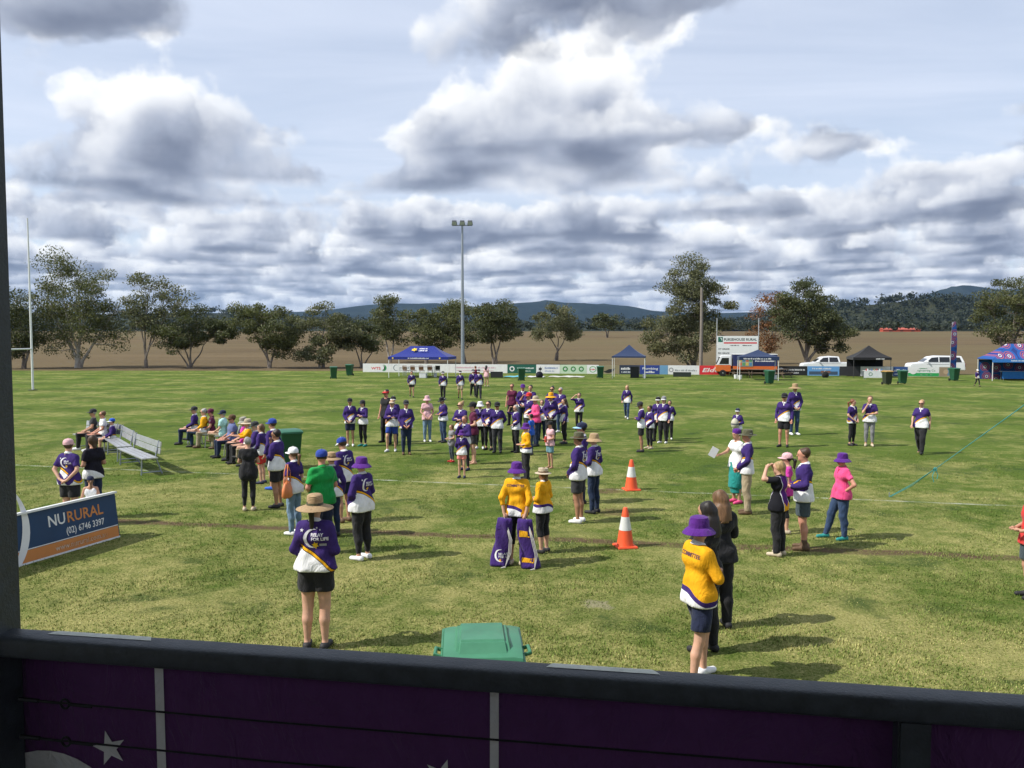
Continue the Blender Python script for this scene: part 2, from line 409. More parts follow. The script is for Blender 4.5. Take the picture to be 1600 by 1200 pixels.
def field_mat():
    m, t, b = mat_base('field_grass'); setp(b, 0.95, 0, 0.08)
    g = t.node('ShaderNodeNewGeometry'); P = g.outputs['Position']; x, y, z = t.xyz(P)
    fine = t.noise(P, 26.0, 5, 0.72)
    mid = t.noise(P, 2.6, 5, 0.62)
    tuft = t.noise(t.vm('MULTIPLY', P, (1.0, 1.0, 0.0)), 0.55, 4, 0.6, 0.4)
    big = t.noise(P, 0.075, 3, 0.5)
    v = t.m('ADD', y, t.m('MULTIPLY', x, 0.14))                       # distance across the field
    dry = t.rng(v, 9.0, 27.0, 0.64, 0.06)                             # worn and drier near the stand
    dry = t.m('ADD', dry, t.rng(t.noise(P, 0.32, 4, 0.6, 0.5), 0.36, 0.64, -0.34, 0.42))
    dry = t.m('ADD', dry, t.rng(mid, 0.32, 0.68, -0.36, 0.36))
    dry = t.m('ADD', dry, t.rng(fine, 0.3, 0.7, -0.30, 0.30), clamp=True)
    green = t.mix(t.rng(fine, 0.3, 0.7), (0.050, 0.088, 0.012), (0.122, 0.172, 0.030))
    straw = t.mix(t.rng(fine, 0.35, 0.7), (0.200, 0.200, 0.055), (0.430, 0.390, 0.160))
    c = t.mix(dry, green, straw)
    # clover and couch patches of a darker green
    cl = t.rng(tuft, 0.535, 0.64, 0.0, 0.85, True)
    cl = t.m('MULTIPLY', cl, t.rng(mid, 0.38, 0.55))
    c = t.mix(cl, c, t.mix(t.rng(fine, 0.3, 0.7), (0.028, 0.056, 0.012), (0.062, 0.105, 0.022)))
    # mowing stripes
    st = t.m('SINE', t.m('MULTIPLY', t.m('ADD', v, t.rng(big, 0.2, 0.8, -0.6, 0.6)), 2*math.pi/6.8))
    st2 = t.m('SINE', t.m('MULTIPLY', v, 2*math.pi/1.35))
    k = t.m('MULTIPLY', t.m('ADD', t.rng(st, -0.35, 0.35, -1.0, 1.0, True), t.m('MULTIPLY', st2, 0.35)), t.rng(v, 22.0, 50.0, 0.02, 0.085))
    c = t.vm('SCALE', c, sc=t.m('ADD', 1.0, k))
    # worn running line of bare soil, and a faded white line
    wob = t.rng(t.noise(P, 0.6, 3, 0.6), 0.2, 0.8, -0.16, 0.16)
    e1 = t.m('ABSOLUTE', t.m('ADD', t.m('SUBTRACT', y, t.m('MULTIPLY_ADD', x, -0.169, 15.0)), wob))
    soil = t.m('MULTIPLY', t.rng(e1, 0.07, 0.26, 1.0, 0.0, True), t.rng(mid, 0.34, 0.5, 0.45, 1.0))
    c = t.mix(soil, c, t.mix(fine, (0.075, 0.050, 0.028), (0.17, 0.12, 0.07)))
    e2 = t.m('ABSOLUTE', t.m('ADD', t.m('SUBTRACT', y, t.m('MULTIPLY_ADD', x, -0.230, 20.36)), t.m('MULTIPLY', wob, 0.35)))
    paint = t.m('MULTIPLY', t.rng(e2, 0.035, 0.085, 1.0, 0.0), t.rng(t.noise(P, 1.7, 4, 0.7), 0.42, 0.62, 0.06, 0.46))
    c = t.mix(paint, c, (0.62, 0.62, 0.56))
    # a bare patch by the cone and a worn dry spot
    for (bx, by, br, colr) in ((2.30, 19.6, 0.42, (0.13, 0.085, 0.05)), (1.13, 11.2, 0.22, (0.30, 0.27, 0.17)), (2.15, 17.2, 0.5, (0.14, 0.10, 0.05))):
        q = t.vm('DISTANCE', P, (bx, by, 0.0))
        q = t.m('ADD', q, t.rng(mid, 0.3, 0.7, -0.18, 0.18))
        c = t.mix(t.rng(q, br*0.45, br*1.1, 0.75, 0.0, True), c, colr)
    t.put(b.inputs['Base Color'], c)
    bp = t.node('ShaderNodeBump'); bp.inputs['Strength'].default_value = 0.9; bp.inputs['Distance'].default_value = 0.05
    t.put(bp.inputs['Height'], t.m('ADD', fine, t.m('MULTIPLY', mid, 0.6))); t.l.new(bp.outputs[0], b.inputs['Normal'])
    return m
def paddock_mat():
    m, t, b = mat_base('dry_paddock'); setp(b, 0.95, 0, 0.05)
    g = t.node('ShaderNodeNewGeometry'); P = g.outputs['Position']
    n1 = t.noise(t.vm('MULTIPLY', P, (0.25, 1.0, 1.0)), 0.05, 6, 0.65); n2 = t.noise(P, 0.9, 5, 0.7); n3 = t.noise(P, 0.006, 3, 0.5)
    c = t.mix(t.rng(n1, 0.3, 0.7), (0.080, 0.058, 0.034), (0.140, 0.104, 0.060))
    c = t.mix(t.rng(n3, 0.42, 0.62, 0.0, 0.55), c, (0.125, 0.108, 0.055))
    c = t.mix(t.rng(n2, 0.35, 0.75, 0.0, 0.45), c, (0.175, 0.138, 0.078))
    t.put(b.inputs['Base Color'], c)
    bp = t.node('ShaderNodeBump'); bp.inputs['Strength'].default_value = 0.8; bp.inputs['Distance'].default_value = 0.3
    t.put(bp.inputs['Height'], n2); t.l.new(bp.outputs[0], b.inputs['Normal'])
    return m

def land_z(x, y):
    """the paddock climbs gently beyond the field"""
    q = np.clip((y-96.0)/520.0, 0, None)
    z = 7.2*np.minimum(q, 1.0) + 10.0*np.clip(q-1.0, 0, None)**1.0*0.35
    return z - 0.03 - 0.12*np.clip(1-np.abs(y-96)/6.0, 0, 1)*0
ys = np.concatenate([np.linspace(-60, 90, 12), np.linspace(96, 700, 50), np.geomspace(740, 14000, 40)])
xs = np.concatenate([-np.geomspace(9000, 130, 26), np.linspace(-120, 120, 33), np.geomspace(130, 9000, 26)])
ground_o = link('ground', grid_mesh('ground', xs, ys, land_z, paddock_mat())); tag(ground_o, 'dry brown ploughed paddock rising gently to the hills', kind='structure')
def field_z(x, y): return 0.0*x
V = [(-130, -40), (130, -40), (130, 88.6-0.131*145), (-14.9, 89.2), (-130, 89.2+0.02*115)]
mbf = MB(); mbf.add([(x, y, 0.0) for x, y in V], [(0, 1, 2, 3, 4)])
field_o = mbf.build('playing_field', field_mat()); tag(field_o, 'mown green sports field with faded line and worn soil track', kind='structure')

def grass_blades(n=84000):
    r = np.random.default_rng(3)
    d = 8.0*(26.0/8.0)**r.random(n)
    px = r.uniform(-60, 1660, n); x = (px-800)/F_PX*d; y = d
    keep = np.ones(n, bool); x, y = x[keep], y[keep]; n = len(x)
    k = 3
    V = np.zeros((n, k, 3, 3), np.float32)
    clump = (np.sin(x*2.1+1.7*np.sin(y*1.3))+np.sin(y*2.7+1.2*np.sin(x*1.9)))*0.25+0.75
    for j in range(k):
        a = r.uniform(0, 2*np.pi, n); h = r.uniform(0.014, 0.040, n)*clump; w = r.uniform(0.004, 0.008, n)
        ox = x + r.normal(0, 0.02, n); oy = y + r.normal(0, 0.02, n)
        lx, ly = np.cos(a), np.sin(a); tl = r.uniform(0.2, 1.0, n)*h
        V[:, j, 0] = np.stack([ox-ly*w, oy+lx*w, 0*h-0.002], 1)
        V[:, j, 1] = np.stack([ox+ly*w, oy-lx*w, 0*h-0.002], 1)
        V[:, j, 2] = np.stack([ox+lx*tl, oy+ly*tl, h], 1)
    V = V.reshape(-1, 3); Fc = np.arange(len(V)).reshape(-1, 3)
    m, t, b = mat_base('grass_blade'); setp(b, 0.8, 0, 0.15)
    g = t.node('ShaderNodeNewGeometry'); P = g.outputs['Position']
    n1 = t.noise(P, 2.6, 4, 0.62); n2 = t.noise(P, 37.0, 2, 0.5)
    q = t.m('ADD', t.m('ADD', t.rng(n1, 0.3, 0.7, -0.05, 0.55), t.rng(t.noise(P, 0.32, 4, 0.6, 0.5), 0.35, 0.65, -0.1, 0.35)), t.rng(n2, 0.3, 0.7, -0.45, 0.45), clamp=True)
    t.put(b.inputs['Base Color'], t.ramp(q, [(0.0, (0.085, 0.14, 0.025)), (0.5, (0.19, 0.235, 0.055)), (1.0, (0.50, 0.45, 0.19))]))
    o = link('grass', mesh_from('grass', V, Fc, m)); tag(o, 'short mown grass blades on the near part of the field', kind='stuff')
grass_blades()

# hills: ridges with a front slope, a crest and a back slope
def ridge(name, label, pts, dist, mat, depth, foot_z, seed, rough=1.0):
    r = np.random.default_rng(seed)
    pts = sorted(pts); px = np.array([p[0] for p in pts], float); py = np.array([p[1] for p in pts], float)
    X = np.linspace(px[0], px[-1], 220); C = np.interp(X, px, py)
    ker = np.hanning(9); ker /= ker.sum(); C = np.convolve(np.pad(C, 4, 'edge'), ker, 'valid')
    crest = CAM_H - (C-Y0)*dist/F_PX
    rows = []; prof = [(-1.0, 0.0), (-0.72, 0.25), (-0.45, 0.55), (-0.2, 0.85), (0, 1.0), (0.3, 0.8), (1.0, 0.0)]
    nz = np.cumsum(r.normal(0, 1, (len(prof), len(X))), 1); nz -= np.linspace(0, 1, len(X))*nz[:, -1:]
    for i, (q, hgt) in enumerate(prof):
        d = dist + q*depth
        x = (X-800)/F_PX*dist*(1.0 if q >= 0 else 1.0)
        z = foot_z + (crest-foot_z)*hgt + (0 if hgt in (0.0, 1.0) else 1)*rough*(crest-foot_z)*0.035*nz[i]
        y = np.full_like(x, d) + (0 if hgt == 1.0 else 1)*depth*0.05*np.sin(X*0.05+i)
        rows.append(np.stack([x, y, z], 1))
    V = np.concatenate(rows); n = len(X); i = np.arange(len(V)).reshape(-1, n)
    Fc = np.stack([i[:-1, :-1].ravel(), i[:-1, 1:].ravel(), i[1:, 1:].ravel(), i[1:, :-1].ravel()], 1)
    o = link(name, mesh_from(name, V, Fc, mat, True)); tag(o, label, kind='structure'); return V
def hill_mat(c0, c1, scale):
    m, t, b = mat_base('wooded_hill'); setp(b, 1.0, 0, 0.0)
    g = t.node('ShaderNodeNewGeometry'); P = g.outputs['Position']
    n = t.noise(P, scale, 6, 0.7); n2 = t.noise(P, scale*0.12, 3, 0.5)
    c = t.mix(t.rng(n, 0.35, 0.65), c0, c1)
    c = t.mix(t.rng(n2, 0.5, 0.7, 0.0, 0.5), c, tuple(v*1.7 for v in c1))
    t.put(b.inputs['Base Color'], c)
    bp = t.node('ShaderNodeBump'); bp.inputs['Strength'].default_value = 1.0; bp.inputs['Distance'].default_value = 12.0
    t.put(bp.inputs['Height'], n); t.l.new(bp.outputs[0], b.inputs['Normal'])
    return m
HM = hill_mat((0.010, 0.016, 0.017), (0.022, 0.030, 0.026), 0.02)
HM2 = hill_mat((0.022, 0.028, 0.018), (0.050, 0.055, 0.034), 0.05)
ridge('mountain_range', 'blue grey mountain range on the skyline', [(-500, 500), (-100, 494), (100, 497), (250, 492), (400, 490), (505, 486), (560, 478), (620, 473), (680, 478), (720, 482), (765, 477), (800, 474),
      (828, 473), (850, 470), (872, 473), (885, 475), (905, 472), (925, 475), (940, 478), (958, 475), (985, 479), (1010, 486), (1100, 490), (1250, 486), (1340, 480), (1395, 474), (1430, 468), (1462, 462), (1480, 463),
      (1500, 468), (1530, 468), (1600, 466), (1800, 480), (2200, 500)], 8500, HM, 2200, 14.0, 5)
VR = ridge('wooded_ridge', 'dark wooded ridge at the right behind the paddock', [(1120, 512), (1180, 500), (1240, 486), (1320, 478), (1400, 476), (1480, 476), (1560, 478), (1680, 476), (1900, 490), (2200, 512)], 1900, HM2, 420, 11.0, 9)
VL = ridge('low_ridge', 'low dark wooded ridge at the left behind the trees', [(-600, 512), (-200, 500), (0, 494), (150, 492), (250, 490), (330, 489), (400, 491), (470, 494), (540, 497), (700, 503), (900, 505), (1010, 503), (1150, 508), (1300, 513)], 2600, HM2, 420, 12.0, 11)

# the grandstand the picture is taken from: floor, roof, back wall, pillar, rail
steel = plain((0.040, 0.048, 0.056), 0.5, 0.0, 0.38, 16.0, 0.45, 0.3)
conc = plain((0.30, 0.29, 0.27), 0.9, 0, 0.15, 5.0)
RA, RB = Vector((-1.645, 2.696, 0)), Vector((1.37, 2.186, 0)); RU = (RB-RA).normalized(); RN = Vector((-RU.y, RU.x, 0))   # along the rail, outward
RANG = math.atan2(RU.y, RU.x); ZR = 2.68
def on_rail(s, n=0.0, z=0.0): return RA + RU*s + RN*n + Vector((0, 0, z))
o = MB().box(on_rail(2.0, -2.6, 1.62), (14, 5.6, 0.16), RANG).build('stand_floor', conc); tag(o, 'concrete floor of the grandstand', kind='structure')
o = MB().box(on_rail(0.4, -2.1, 5.3), (17, 5.0, 0.10), RANG).build('stand_roof', plain((0.35, 0.36, 0.37), 0.5, 0.3, 0.1)); tag(o, 'sheet metal roof of the grandstand', kind='structure')
o = MB().box(on_rail(2.0, -5.5, 3.4), (14, 0.2, 3.6), RANG).build('stand_back_wall', conc); tag(o, 'back wall of the grandstand', kind='structure')
st = empty('balustrade', on_rail(0, 0, 1.70), RANG, 'dark steel balustrade with round edged top rail and wire cables', 'railing')
def loc_rail(s, n, z): return (s, n, z-1.70)
mb = MB().box(loc_rail(-0.095, 0.0, 3.6), (0.15, 0.15, 3.4)); mb.build('pillar', steel, st, bevel=0.012, smooth=True)
# rail: rounded bar
prof = []
for k in range(24):
    q = 2*math.pi*k/24; cx, cz = math.cos(q), math.sin(q)
    prof.append((math.copysign(abs(cx)**0.45, cx)*0.052, math.copysign(abs(cz)**0.45, cz)*0.036))
mb = MB(); mb.prism([(p[0], p[1]+ZR-0.036-1.70) for p in prof], -0.03, 5.2, ax="x"); mb.build('top_rail', steel, st, smooth=True)
MB().box(loc_rail(2.78, 0.0, 2.15), (0.085, 0.06, 0.92)).build('baluster_post', steel, st, bevel=0.006)
cab = plain((0.012, 0.012, 0.013), 0.5, 0.4, 0.1)
for zc in (2.47, 2.345, 2.2, 2.05):
    mb = MB(); mb.tube([loc_rail(0.05, -0.035, zc+0.004), loc_rail(0.9, -0.035, zc-0.004), loc_rail(2.75, -0.035, zc)], 0.0032, 6)
    mb.tube([loc_rail(0.05, -0.035, zc+0.004), loc_rail(0.12, -0.035, zc+0.003)], 0.007, 8)
    mb.tube([loc_rail(0.12, -0.035, zc+0.003), loc_rail(0.20, -0.035, zc+0.001)], 0.0045, 8)
    ring = [loc_rail(0.215+0.015*math.cos(q), -0.035, zc+0.015*math.sin(q)) for q in np.linspace(0, 2*math.pi, 13)]
    mb.tube(ring, 0.004, 6, cap=False); mb.tube([loc_rail(0.23, -0.035, zc), loc_rail(0.31, -0.035, zc-0.002)], 0.0058, 8)
    mb.build('cable', cab, st)
pale = plain((0.74, 0.76, 0.66), 0.8, 0, 0.2, 30.0)  # sunlit patches on the rail top, painted as thin pale strips
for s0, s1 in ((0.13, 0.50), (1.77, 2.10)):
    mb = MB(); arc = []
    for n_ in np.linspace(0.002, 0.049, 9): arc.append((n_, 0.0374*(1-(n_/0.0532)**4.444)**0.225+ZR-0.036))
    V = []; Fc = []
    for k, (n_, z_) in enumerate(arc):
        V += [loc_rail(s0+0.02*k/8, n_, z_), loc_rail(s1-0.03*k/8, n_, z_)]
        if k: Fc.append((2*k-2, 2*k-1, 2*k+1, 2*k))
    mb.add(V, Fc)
    mb.build('painted_sun_strip', pale, st)
# banner laced outside the rail
bn = empty('event_banner', on_rail(0, 0.07, 1.70), RANG, 'dark purple cloth banner with white stripes, star and crescent hung below the rail', 'banner')
cl_p = cloth((0.115, 0.040, 0.135), 0.1); cl_w = cloth((0.74, 0.72, 0.68), 0.06)
xsb = np.linspace(-0.06, 5.2, 80); zsb = np.linspace(-0.05, 0.945, 24)
X, Z = np.meshgrid(xsb, zsb); Yb = 0.006*np.sin(X*3.1)*np.cos(Z*4) + 0.004*np.sin(X*9+Z*5)
i = np.arange(X.size).reshape(X.shape)
Vb = np.stack([X.ravel(), Yb.ravel(), Z.ravel()], 1); Fb = np.stack([i[:-1, :-1].ravel(), i[:-1, 1:].ravel(), i[1:, 1:].ravel(), i[1:, :-1].ravel()], 1)
ob = link('banner_cloth', mesh_from('banner_cloth', Vb, Fb, cl_p, True), bn)
sm = ob.modifiers.new('thick', 'SOLIDIFY'); sm.thickness = 0.002; sm.offset = 1.0
def banner_xy(px, py):
    """pixel -> (s, z) on the banner plane"""
    dv = Vector(((px-800)/F_PX, 1.0, -(py-Y0)/F_PX)); A = on_rail(0, 0.07, 0)
    k = (A.dot(RN))/dv.dot(RN); p = dv*k
    return (p-A).dot(RU), p.z+CAM_H-1.70
def art(name, g, mat, off=-0.006):
    mb = MB(); mb.add([(x, off + 0.006*math.sin(x*3.1)*math.cos(z*4)+0.004*math.sin(x*9+z*5), z) for x, z in g[0]], g[1]); return mb.build(name, mat, bn)
for xa, xb_ in ((232, 246), (765, 779)):
    s0, _ = banner_xy(xa, 1110); s1, _ = banner_xy(xb_, 1110)
    V = []; Fc = []
    for k in range(25):
        z = -0.05+0.99*k/24; V += [(s0, z), (s1, z)]
        if k: Fc.append((2*k-2, 2*k-1, 2*k+1, 2*k))
    art('stripe', (V, Fc), cl_w)
c = banner_xy(158, 1183); art('star_print', star2d(c[0], c[1], 0.062, 5, 0.25, 0.40), cl_w)
c = banner_xy(62, 1330); art('crescent_print', crescent2d(c[0], c[1], 0.30, 20, 200, 0.35), cl_w)
c = banner_xy(688, 1232); art('star_print', star2d(c[0], c[1], 0.06, 5, -0.3, 0.40), cl_w)

# ------------------------------------------------------------------ trees
def bark_mat(c0, c1):
    key = ('bark', c0)
    if key in _mats: return _mats[key]
    m, t, b = mat_base('bark'); setp(b, 0.9, 0, 0.1)
    tc = t.node('ShaderNodeTexCoord'); O = tc.outputs['Object']
    n = t.noise(t.vm('MULTIPLY', O, (3.0, 3.0, 0.7)), 1.2, 5, 0.65)
    t.put(b.inputs['Base Color'], t.mix(t.rng(n, 0.38, 0.62), c0, c1)); _mats[key] = m; return m
def leaf_mat(col, var=0.4):
    key = ('leaf', col)
    if key in _mats: return _mats[key]
    m, t, b = mat_base('gum_leaf'); setp(b, 0.6, 0, 0.25)
    g = t.node('ShaderNodeNewGeometry'); P = g.outputs['Position']
    r = g.outputs['Random Per Island']; n = t.noise(P, 0.45, 3, 0.6)
    k = t.m('MULTIPLY', t.rng(r, 0, 1, 1-var, 1+var), t.rng(n, 0.3, 0.7, 0.78, 1.22))
    c = t.mix(t.rng(n, 0.4, 0.7, 0.0, 0.5), col, (col[0]*1.35, col[1]*1.1, col[2]*0.8))
    t.put(b.inputs['Base Color'], t.vm('SCALE', c, sc=k))
    b.inputs['Transmission Weight'].default_value = 0.0
    tr = t.node('ShaderNodeBsdfTranslucent'); t.put(tr.inputs[0], t.vm('SCALE', (col[0]*1.3, col[1]*1.35, col[2]*0.7), sc=k))
    mx = t.node('ShaderNodeMixShader'); mx.inputs[0].default_value = 0.25
    out = m.node_tree.nodes['Material Output']
    t.l.new(b.outputs[0], mx.inputs[1]); t.l.new(tr.outputs[0], mx.inputs[2]); t.l.new(mx.outputs[0], out.inputs[0])
    _mats[key] = m; return m
WHITE_BARK = bark_mat((0.52, 0.49, 0.44), (0.26, 0.22, 0.18)); GREY_BARK = bark_mat((0.27, 0.235, 0.20), (0.12, 0.10, 0.085))
L_OLIVE = leaf_mat((0.098, 0.112, 0.050)); L_DARK = leaf_mat((0.076, 0.090, 0.042)); L_GREY = leaf_mat((0.118, 0.128, 0.070)); L_FAR = leaf_mat((0.030, 0.040, 0.026)); L_RUST = leaf_mat((0.17, 0.085, 0.040))

def leaves_mesh(name, C, R, counts, rng, size, mat, droop=0.6, wide=0.24):
    """leaf blades scattered in flattened puffs round centres C with radii R"""
    idx = np.repeat(np.arange(len(C)), counts); n = len(idx)
    p = rng.normal(0, 1, (n, 3)); p /= np.maximum(np.linalg.norm(p, axis=1, keepdims=True), 1e-6)
    p *= (rng.random((n, 1))**0.45)
    p[:, 2] = np.where(p[:, 2] < 0, p[:, 2]*0.75, p[:, 2])
    P = C[idx] + p*R[idx]
    a = rng.uniform(0, 2*np.pi, n); tilt = rng.normal(-droop, 0.5, n)
    L = np.stack([np.cos(a)*np.cos(tilt), np.sin(a)*np.cos(tilt), np.sin(tilt)], 1)
    q = rng.normal(0, 1, (n, 3)); W = np.cross(L, q); W /= np.maximum(np.linalg.norm(W, axis=1, keepdims=True), 1e-6)
    s = size*rng.uniform(0.6, 1.4, (n, 1)); l = L*s; w = W*s*wide
    V = np.stack([P-l*0.5, P+w, P+l*0.5, P-w], 1).reshape(-1, 3)
    return mesh_from(name, V, np.arange(4*n).reshape(-1, 4), mat)

def tree(name, label, base, height, lobes, stems, seed, bark=GREY_BARK, leaf=L_OLIVE, n_clumps=42, n_leaves=7000, leaf_size=0.24, trunk_r=0.22, fork=0.12,
         clump=0.15, group='gum trees along the field', droop=0.6):
    """lobes: (dx, dz, rx, rz) crown ellipsoids in metres relative to the base; stems: list of (dx_top, z_top) limb ends"""
    rng = np.random.default_rng(seed); base = Vector(base)
    root = empty(name, base, 0, label, 'tree', group)
    C = []; wts = np.array([l[2]*l[3] for l in lobes]); wts = wts/wts.sum()
    for k in range(n_clumps):
        l = lobes[rng.choice(len(lobes), p=wts)]
        u = rng.normal(0, 1, 3); u /= np.linalg.norm(u); rad = rng.random()**0.33
        u = u*rad
        C.append((l[0]+u[0]*l[2]*1.0, u[1]*l[2]*0.9, l[1]+u[2]*l[3]*0.98))
    C = np.array(C)
    mb = MB(); limb_pts = []
    for (tx, tz) in stems:
        ty = rng.uniform(-0.25, 0.25)*tz*0.3; pts = []; rs = []
        x0 = rng.uniform(-1, 1)*trunk_r*(1.0 if len(stems) > 1 else 0); n = 8
        bend = rng.uniform(-0.05, 0.05)*height
        for k in range(n+1):
            q = k/n; qq = max(0.0, (q-fork)/(1-fork)) if fork > 0.01 else q
            x = x0*(1-q) + tx*qq**1.15 + bend*math.sin(q*math.pi) + rng.normal(0, 0.012*height*q)
            y = ty*qq + rng.normal(0, 0.008*height*q)
            z = tz*q - 0.1*(k == 0); pts.append((x, y, z)); rs.append(trunk_r*(1-0.82*q)*(1.25 if k == 0 else 1.0)/max(1.0, len(stems)**0.35))
            if q > 0.25: limb_pts.append((x, y, z, rs[-1]))
        mb.tube(pts, rs, 7)
    LP = np.array(limb_pts)
    for c in C:
        cand = LP[LP[:, 2] < c[2]+0.05*height] if (LP[:, 2] < c[2]+0.05*height).any() else LP
        dd = np.linalg.norm((cand[:, :3]-c)*np.array([1, 1, 0.7]), axis=1); j = int(dd.argmin()); s = cand[j]
        mid = (s[:3]*0.5+c*0.5) + np.array([rng.normal(0, .04)*height, rng.normal(0, .04)*height, -0.03*height*rng.random()])
        mb.tube([s[:3], mid, c], [min(s[3]*0.6, 0.09), min(s[3]*0.4, 0.055), 0.015], 4, cap=False)
        for _ in range(2):
            e = c + rng.normal(0, 0.45, 3)*clump*height*0.9; mb.tube([c*0.7+mid*0.3, c*0.5+e*0.5+np.array([0, 0, .1]), e], [0.03, 0.02, 0.008], 3, cap=False)
    mb.build('trunk', bark, root, smooth=True)
    Rr = np.stack([rng.uniform(0.65, 1.3, n_clumps)*clump*height]*3, 1)*np.array([1.05, 1.05, 0.72])
    cnt = np.maximum((rng.uniform(0.5, 1.4, n_clumps)*n_leaves*1.8/n_clumps).astype(int), 5)
    link('crown', leaves_mesh('crown', C, Rr, cnt, rng, leaf_size, leaf, droop), root)
    return root

def tree_px(label, px, by, top, x0, x1, stems_px, lobes_px, seed, dist=None, **kw):
    """sizes read in photograph pixels at the tree's own distance"""
    d = dist or 4763.0/(by-Y0); k = d/F_PX
    z0 = float(land_z(0.0, np.array(d))) if d > 96 else 0.0
    b = Vector(((px-800)*k, d, z0-0.05)); H = (by-top)*k
    lobes = [((lx-px)*k, (by-ly)*k, rx*k, rz*k) for lx, ly, rx, rz in lobes_px]
    stems = [((sx-px)*k, (by-sy)*k) for sx, sy in stems_px]
    return tree('gum_tree', label, b, H, lobes, stems, seed, **kw)

tree_px('gum tree at the left edge behind the goal post', 35, 582, 455, 5, 75, [(30, 500), (48, 510)], [(35, 505, 36, 45), (20, 550, 30, 25)], 1, dist=96, leaf=L_DARK, n_leaves=6000)
tree_px('largest multi-stemmed gum with white limbs, tallest tree at the left', 122, 582, 395, 45, 215, [(75, 470), (100, 455), (125, 450), (140, 480), (190, 480), (90, 500)],
        [(100, 435, 42, 36), (75, 480, 38, 40), (150, 455, 50, 38), (185, 480, 30, 38), (120, 500, 60, 45), (100, 545, 50, 30), (165, 520, 40, 35)], 2, dist=98,
        bark=WHITE_BARK, n_clumps=90, n_leaves=14000, trunk_r=0.34, fork=0.05, clump=0.105, leaf_size=0.23)
tree_px('slender open-crowned gum right of the white-limbed tree', 228, 582, 433, 195, 305, [(215, 480), (235, 460), (255, 480), (270, 490)],
        [(235, 465, 38, 32), (270, 480, 32, 26), (215, 500, 24, 40), (245, 510, 30, 26)], 3, dist=97, leaf=L_GREY, n_clumps=48, n_leaves=5200, trunk_r=0.2, clump=0.11)
tree_px('low spreading dark gum clump with several thin trunks', 297, 582, 487, 245, 362, [(275, 520), (295, 515), (310, 520), (330, 525), (262, 530)],
        [(300, 520, 55, 33), (270, 540, 32, 28), (335, 530, 28, 28)], 4, dist=97, leaf=L_DARK, n_clumps=60, n_leaves=9500, trunk_r=0.2, fork=0.03, clump=0.15)
tree_px('forked gum with a twin trunk left of the green bins', 423, 580, 472, 350, 470, [(390, 510), (418, 500), (440, 510)],
        [(390, 495, 34, 22), (425, 515, 46, 34), (440, 540, 32, 24)], 5, dist=97, n_clumps=55, n_leaves=8500, trunk_r=0.22, clump=0.13)
tree_px('bushy gum leafy to the ground behind the green bins', 503, 582, 478, 465, 545, [(495, 520), (510, 515), (525, 530)],
        [(505, 515, 38, 36), (498, 555, 30, 26), (535, 530, 24, 26)], 6, dist=97, leaf=L_GREY, n_clumps=52, n_leaves=8000, clump=0.13)
tree_px('small gum standing between the bushy gum and the blue marquee', 566, 582, 495, 530, 595, [(550, 530), (575, 530), (590, 540)],
        [(555, 525, 26, 26), (580, 538, 22, 22)], 7, dist=99, leaf=L_DARK, n_clumps=34, n_leaves=5000, trunk_r=0.16, fork=0.06, clump=0.15)
tree_px('upright gum with a pale trunk left of the blue marquee', 609, 572, 468, 575, 640, [(605, 500), (615, 495)],
        [(608, 490, 24, 20), (600, 512, 28, 22), (620, 525, 20, 16)], 8, dist=112, bark=WHITE_BARK, n_clumps=40, n_leaves=6000, trunk_r=0.2, clump=0.13)
tree_px('wide gum directly behind the blue marquee', 668, 574, 482, 625, 720, [(645, 520), (668, 510), (690, 515)],
        [(660, 515, 38, 28), (700, 505, 24, 26), (680, 535, 36, 20)], 9, dist=108, n_clumps=52, n_leaves=7500, trunk_r=0.24, clump=0.13)
tree_px('gum standing behind the floodlight pole', 726, 572, 475, 690, 742, [(715, 510), (730, 505)], [(712, 500, 24, 22), (728, 525, 24, 24)], 10, dist=112, n_clumps=34, n_leaves=4800, clump=0.14)
tree_px('full round gum right of the floodlight pole', 772, 576, 470, 735, 808, [(755, 510), (772, 500), (790, 512)],
        [(772, 500, 34, 28), (755, 525, 24, 22), (792, 522, 20, 22)], 11, dist=104, leaf=L_DARK, n_clumps=52, n_leaves=8000, trunk_r=0.22, clump=0.13)
tree_px('single round-headed gum standing alone in the paddock', 869, 570, 480, 820, 907, [(850, 520), (869, 515), (890, 525)],
        [(868, 508, 36, 26), (845, 525, 22, 18), (892, 525, 18, 16)], 12, dist=118, leaf=L_GREY, n_clumps=46, n_leaves=6200, trunk_r=0.2, fork=0.25, clump=0.13)
tree_px('small far gum out in the middle of the paddock', 948, 531, 492, 925, 968, [(940, 508), (955, 508)], [(948, 505, 22, 12)], 13, dist=330, leaf=L_DARK, n_clumps=22, n_leaves=1800, leaf_size=0.7, trunk_r=0.35, fork=0.3, clump=0.2)
tree_px('tall dense gum behind the timber power pole', 1082, 582, 408, 1005, 1142, [(1060, 480), (1078, 450), (1095, 450), (1112, 490), (1040, 520)],
        [(1082, 445, 36, 36), (1060, 480, 40, 40), (1110, 490, 34, 44), (1040, 530, 36, 36), (1085, 535, 48, 40), (1095, 425, 16, 18)], 14, dist=97,
        leaf=L_GREY, n_clumps=125, n_leaves=21000, trunk_r=0.3, fork=0.06, clump=0.095, leaf_size=0.23)
tree_px('thin rust-brown gum right of the scoreboard', 1200, 580, 465, 1165, 1240, [(1190, 510), (1205, 500), (1222, 515)],
        [(1200, 500, 34, 30), (1195, 540, 26, 26), (1222, 490, 20, 20)], 15, dist=108, leaf=L_RUST, n_clumps=44, n_leaves=3200, trunk_r=0.18, clump=0.12)
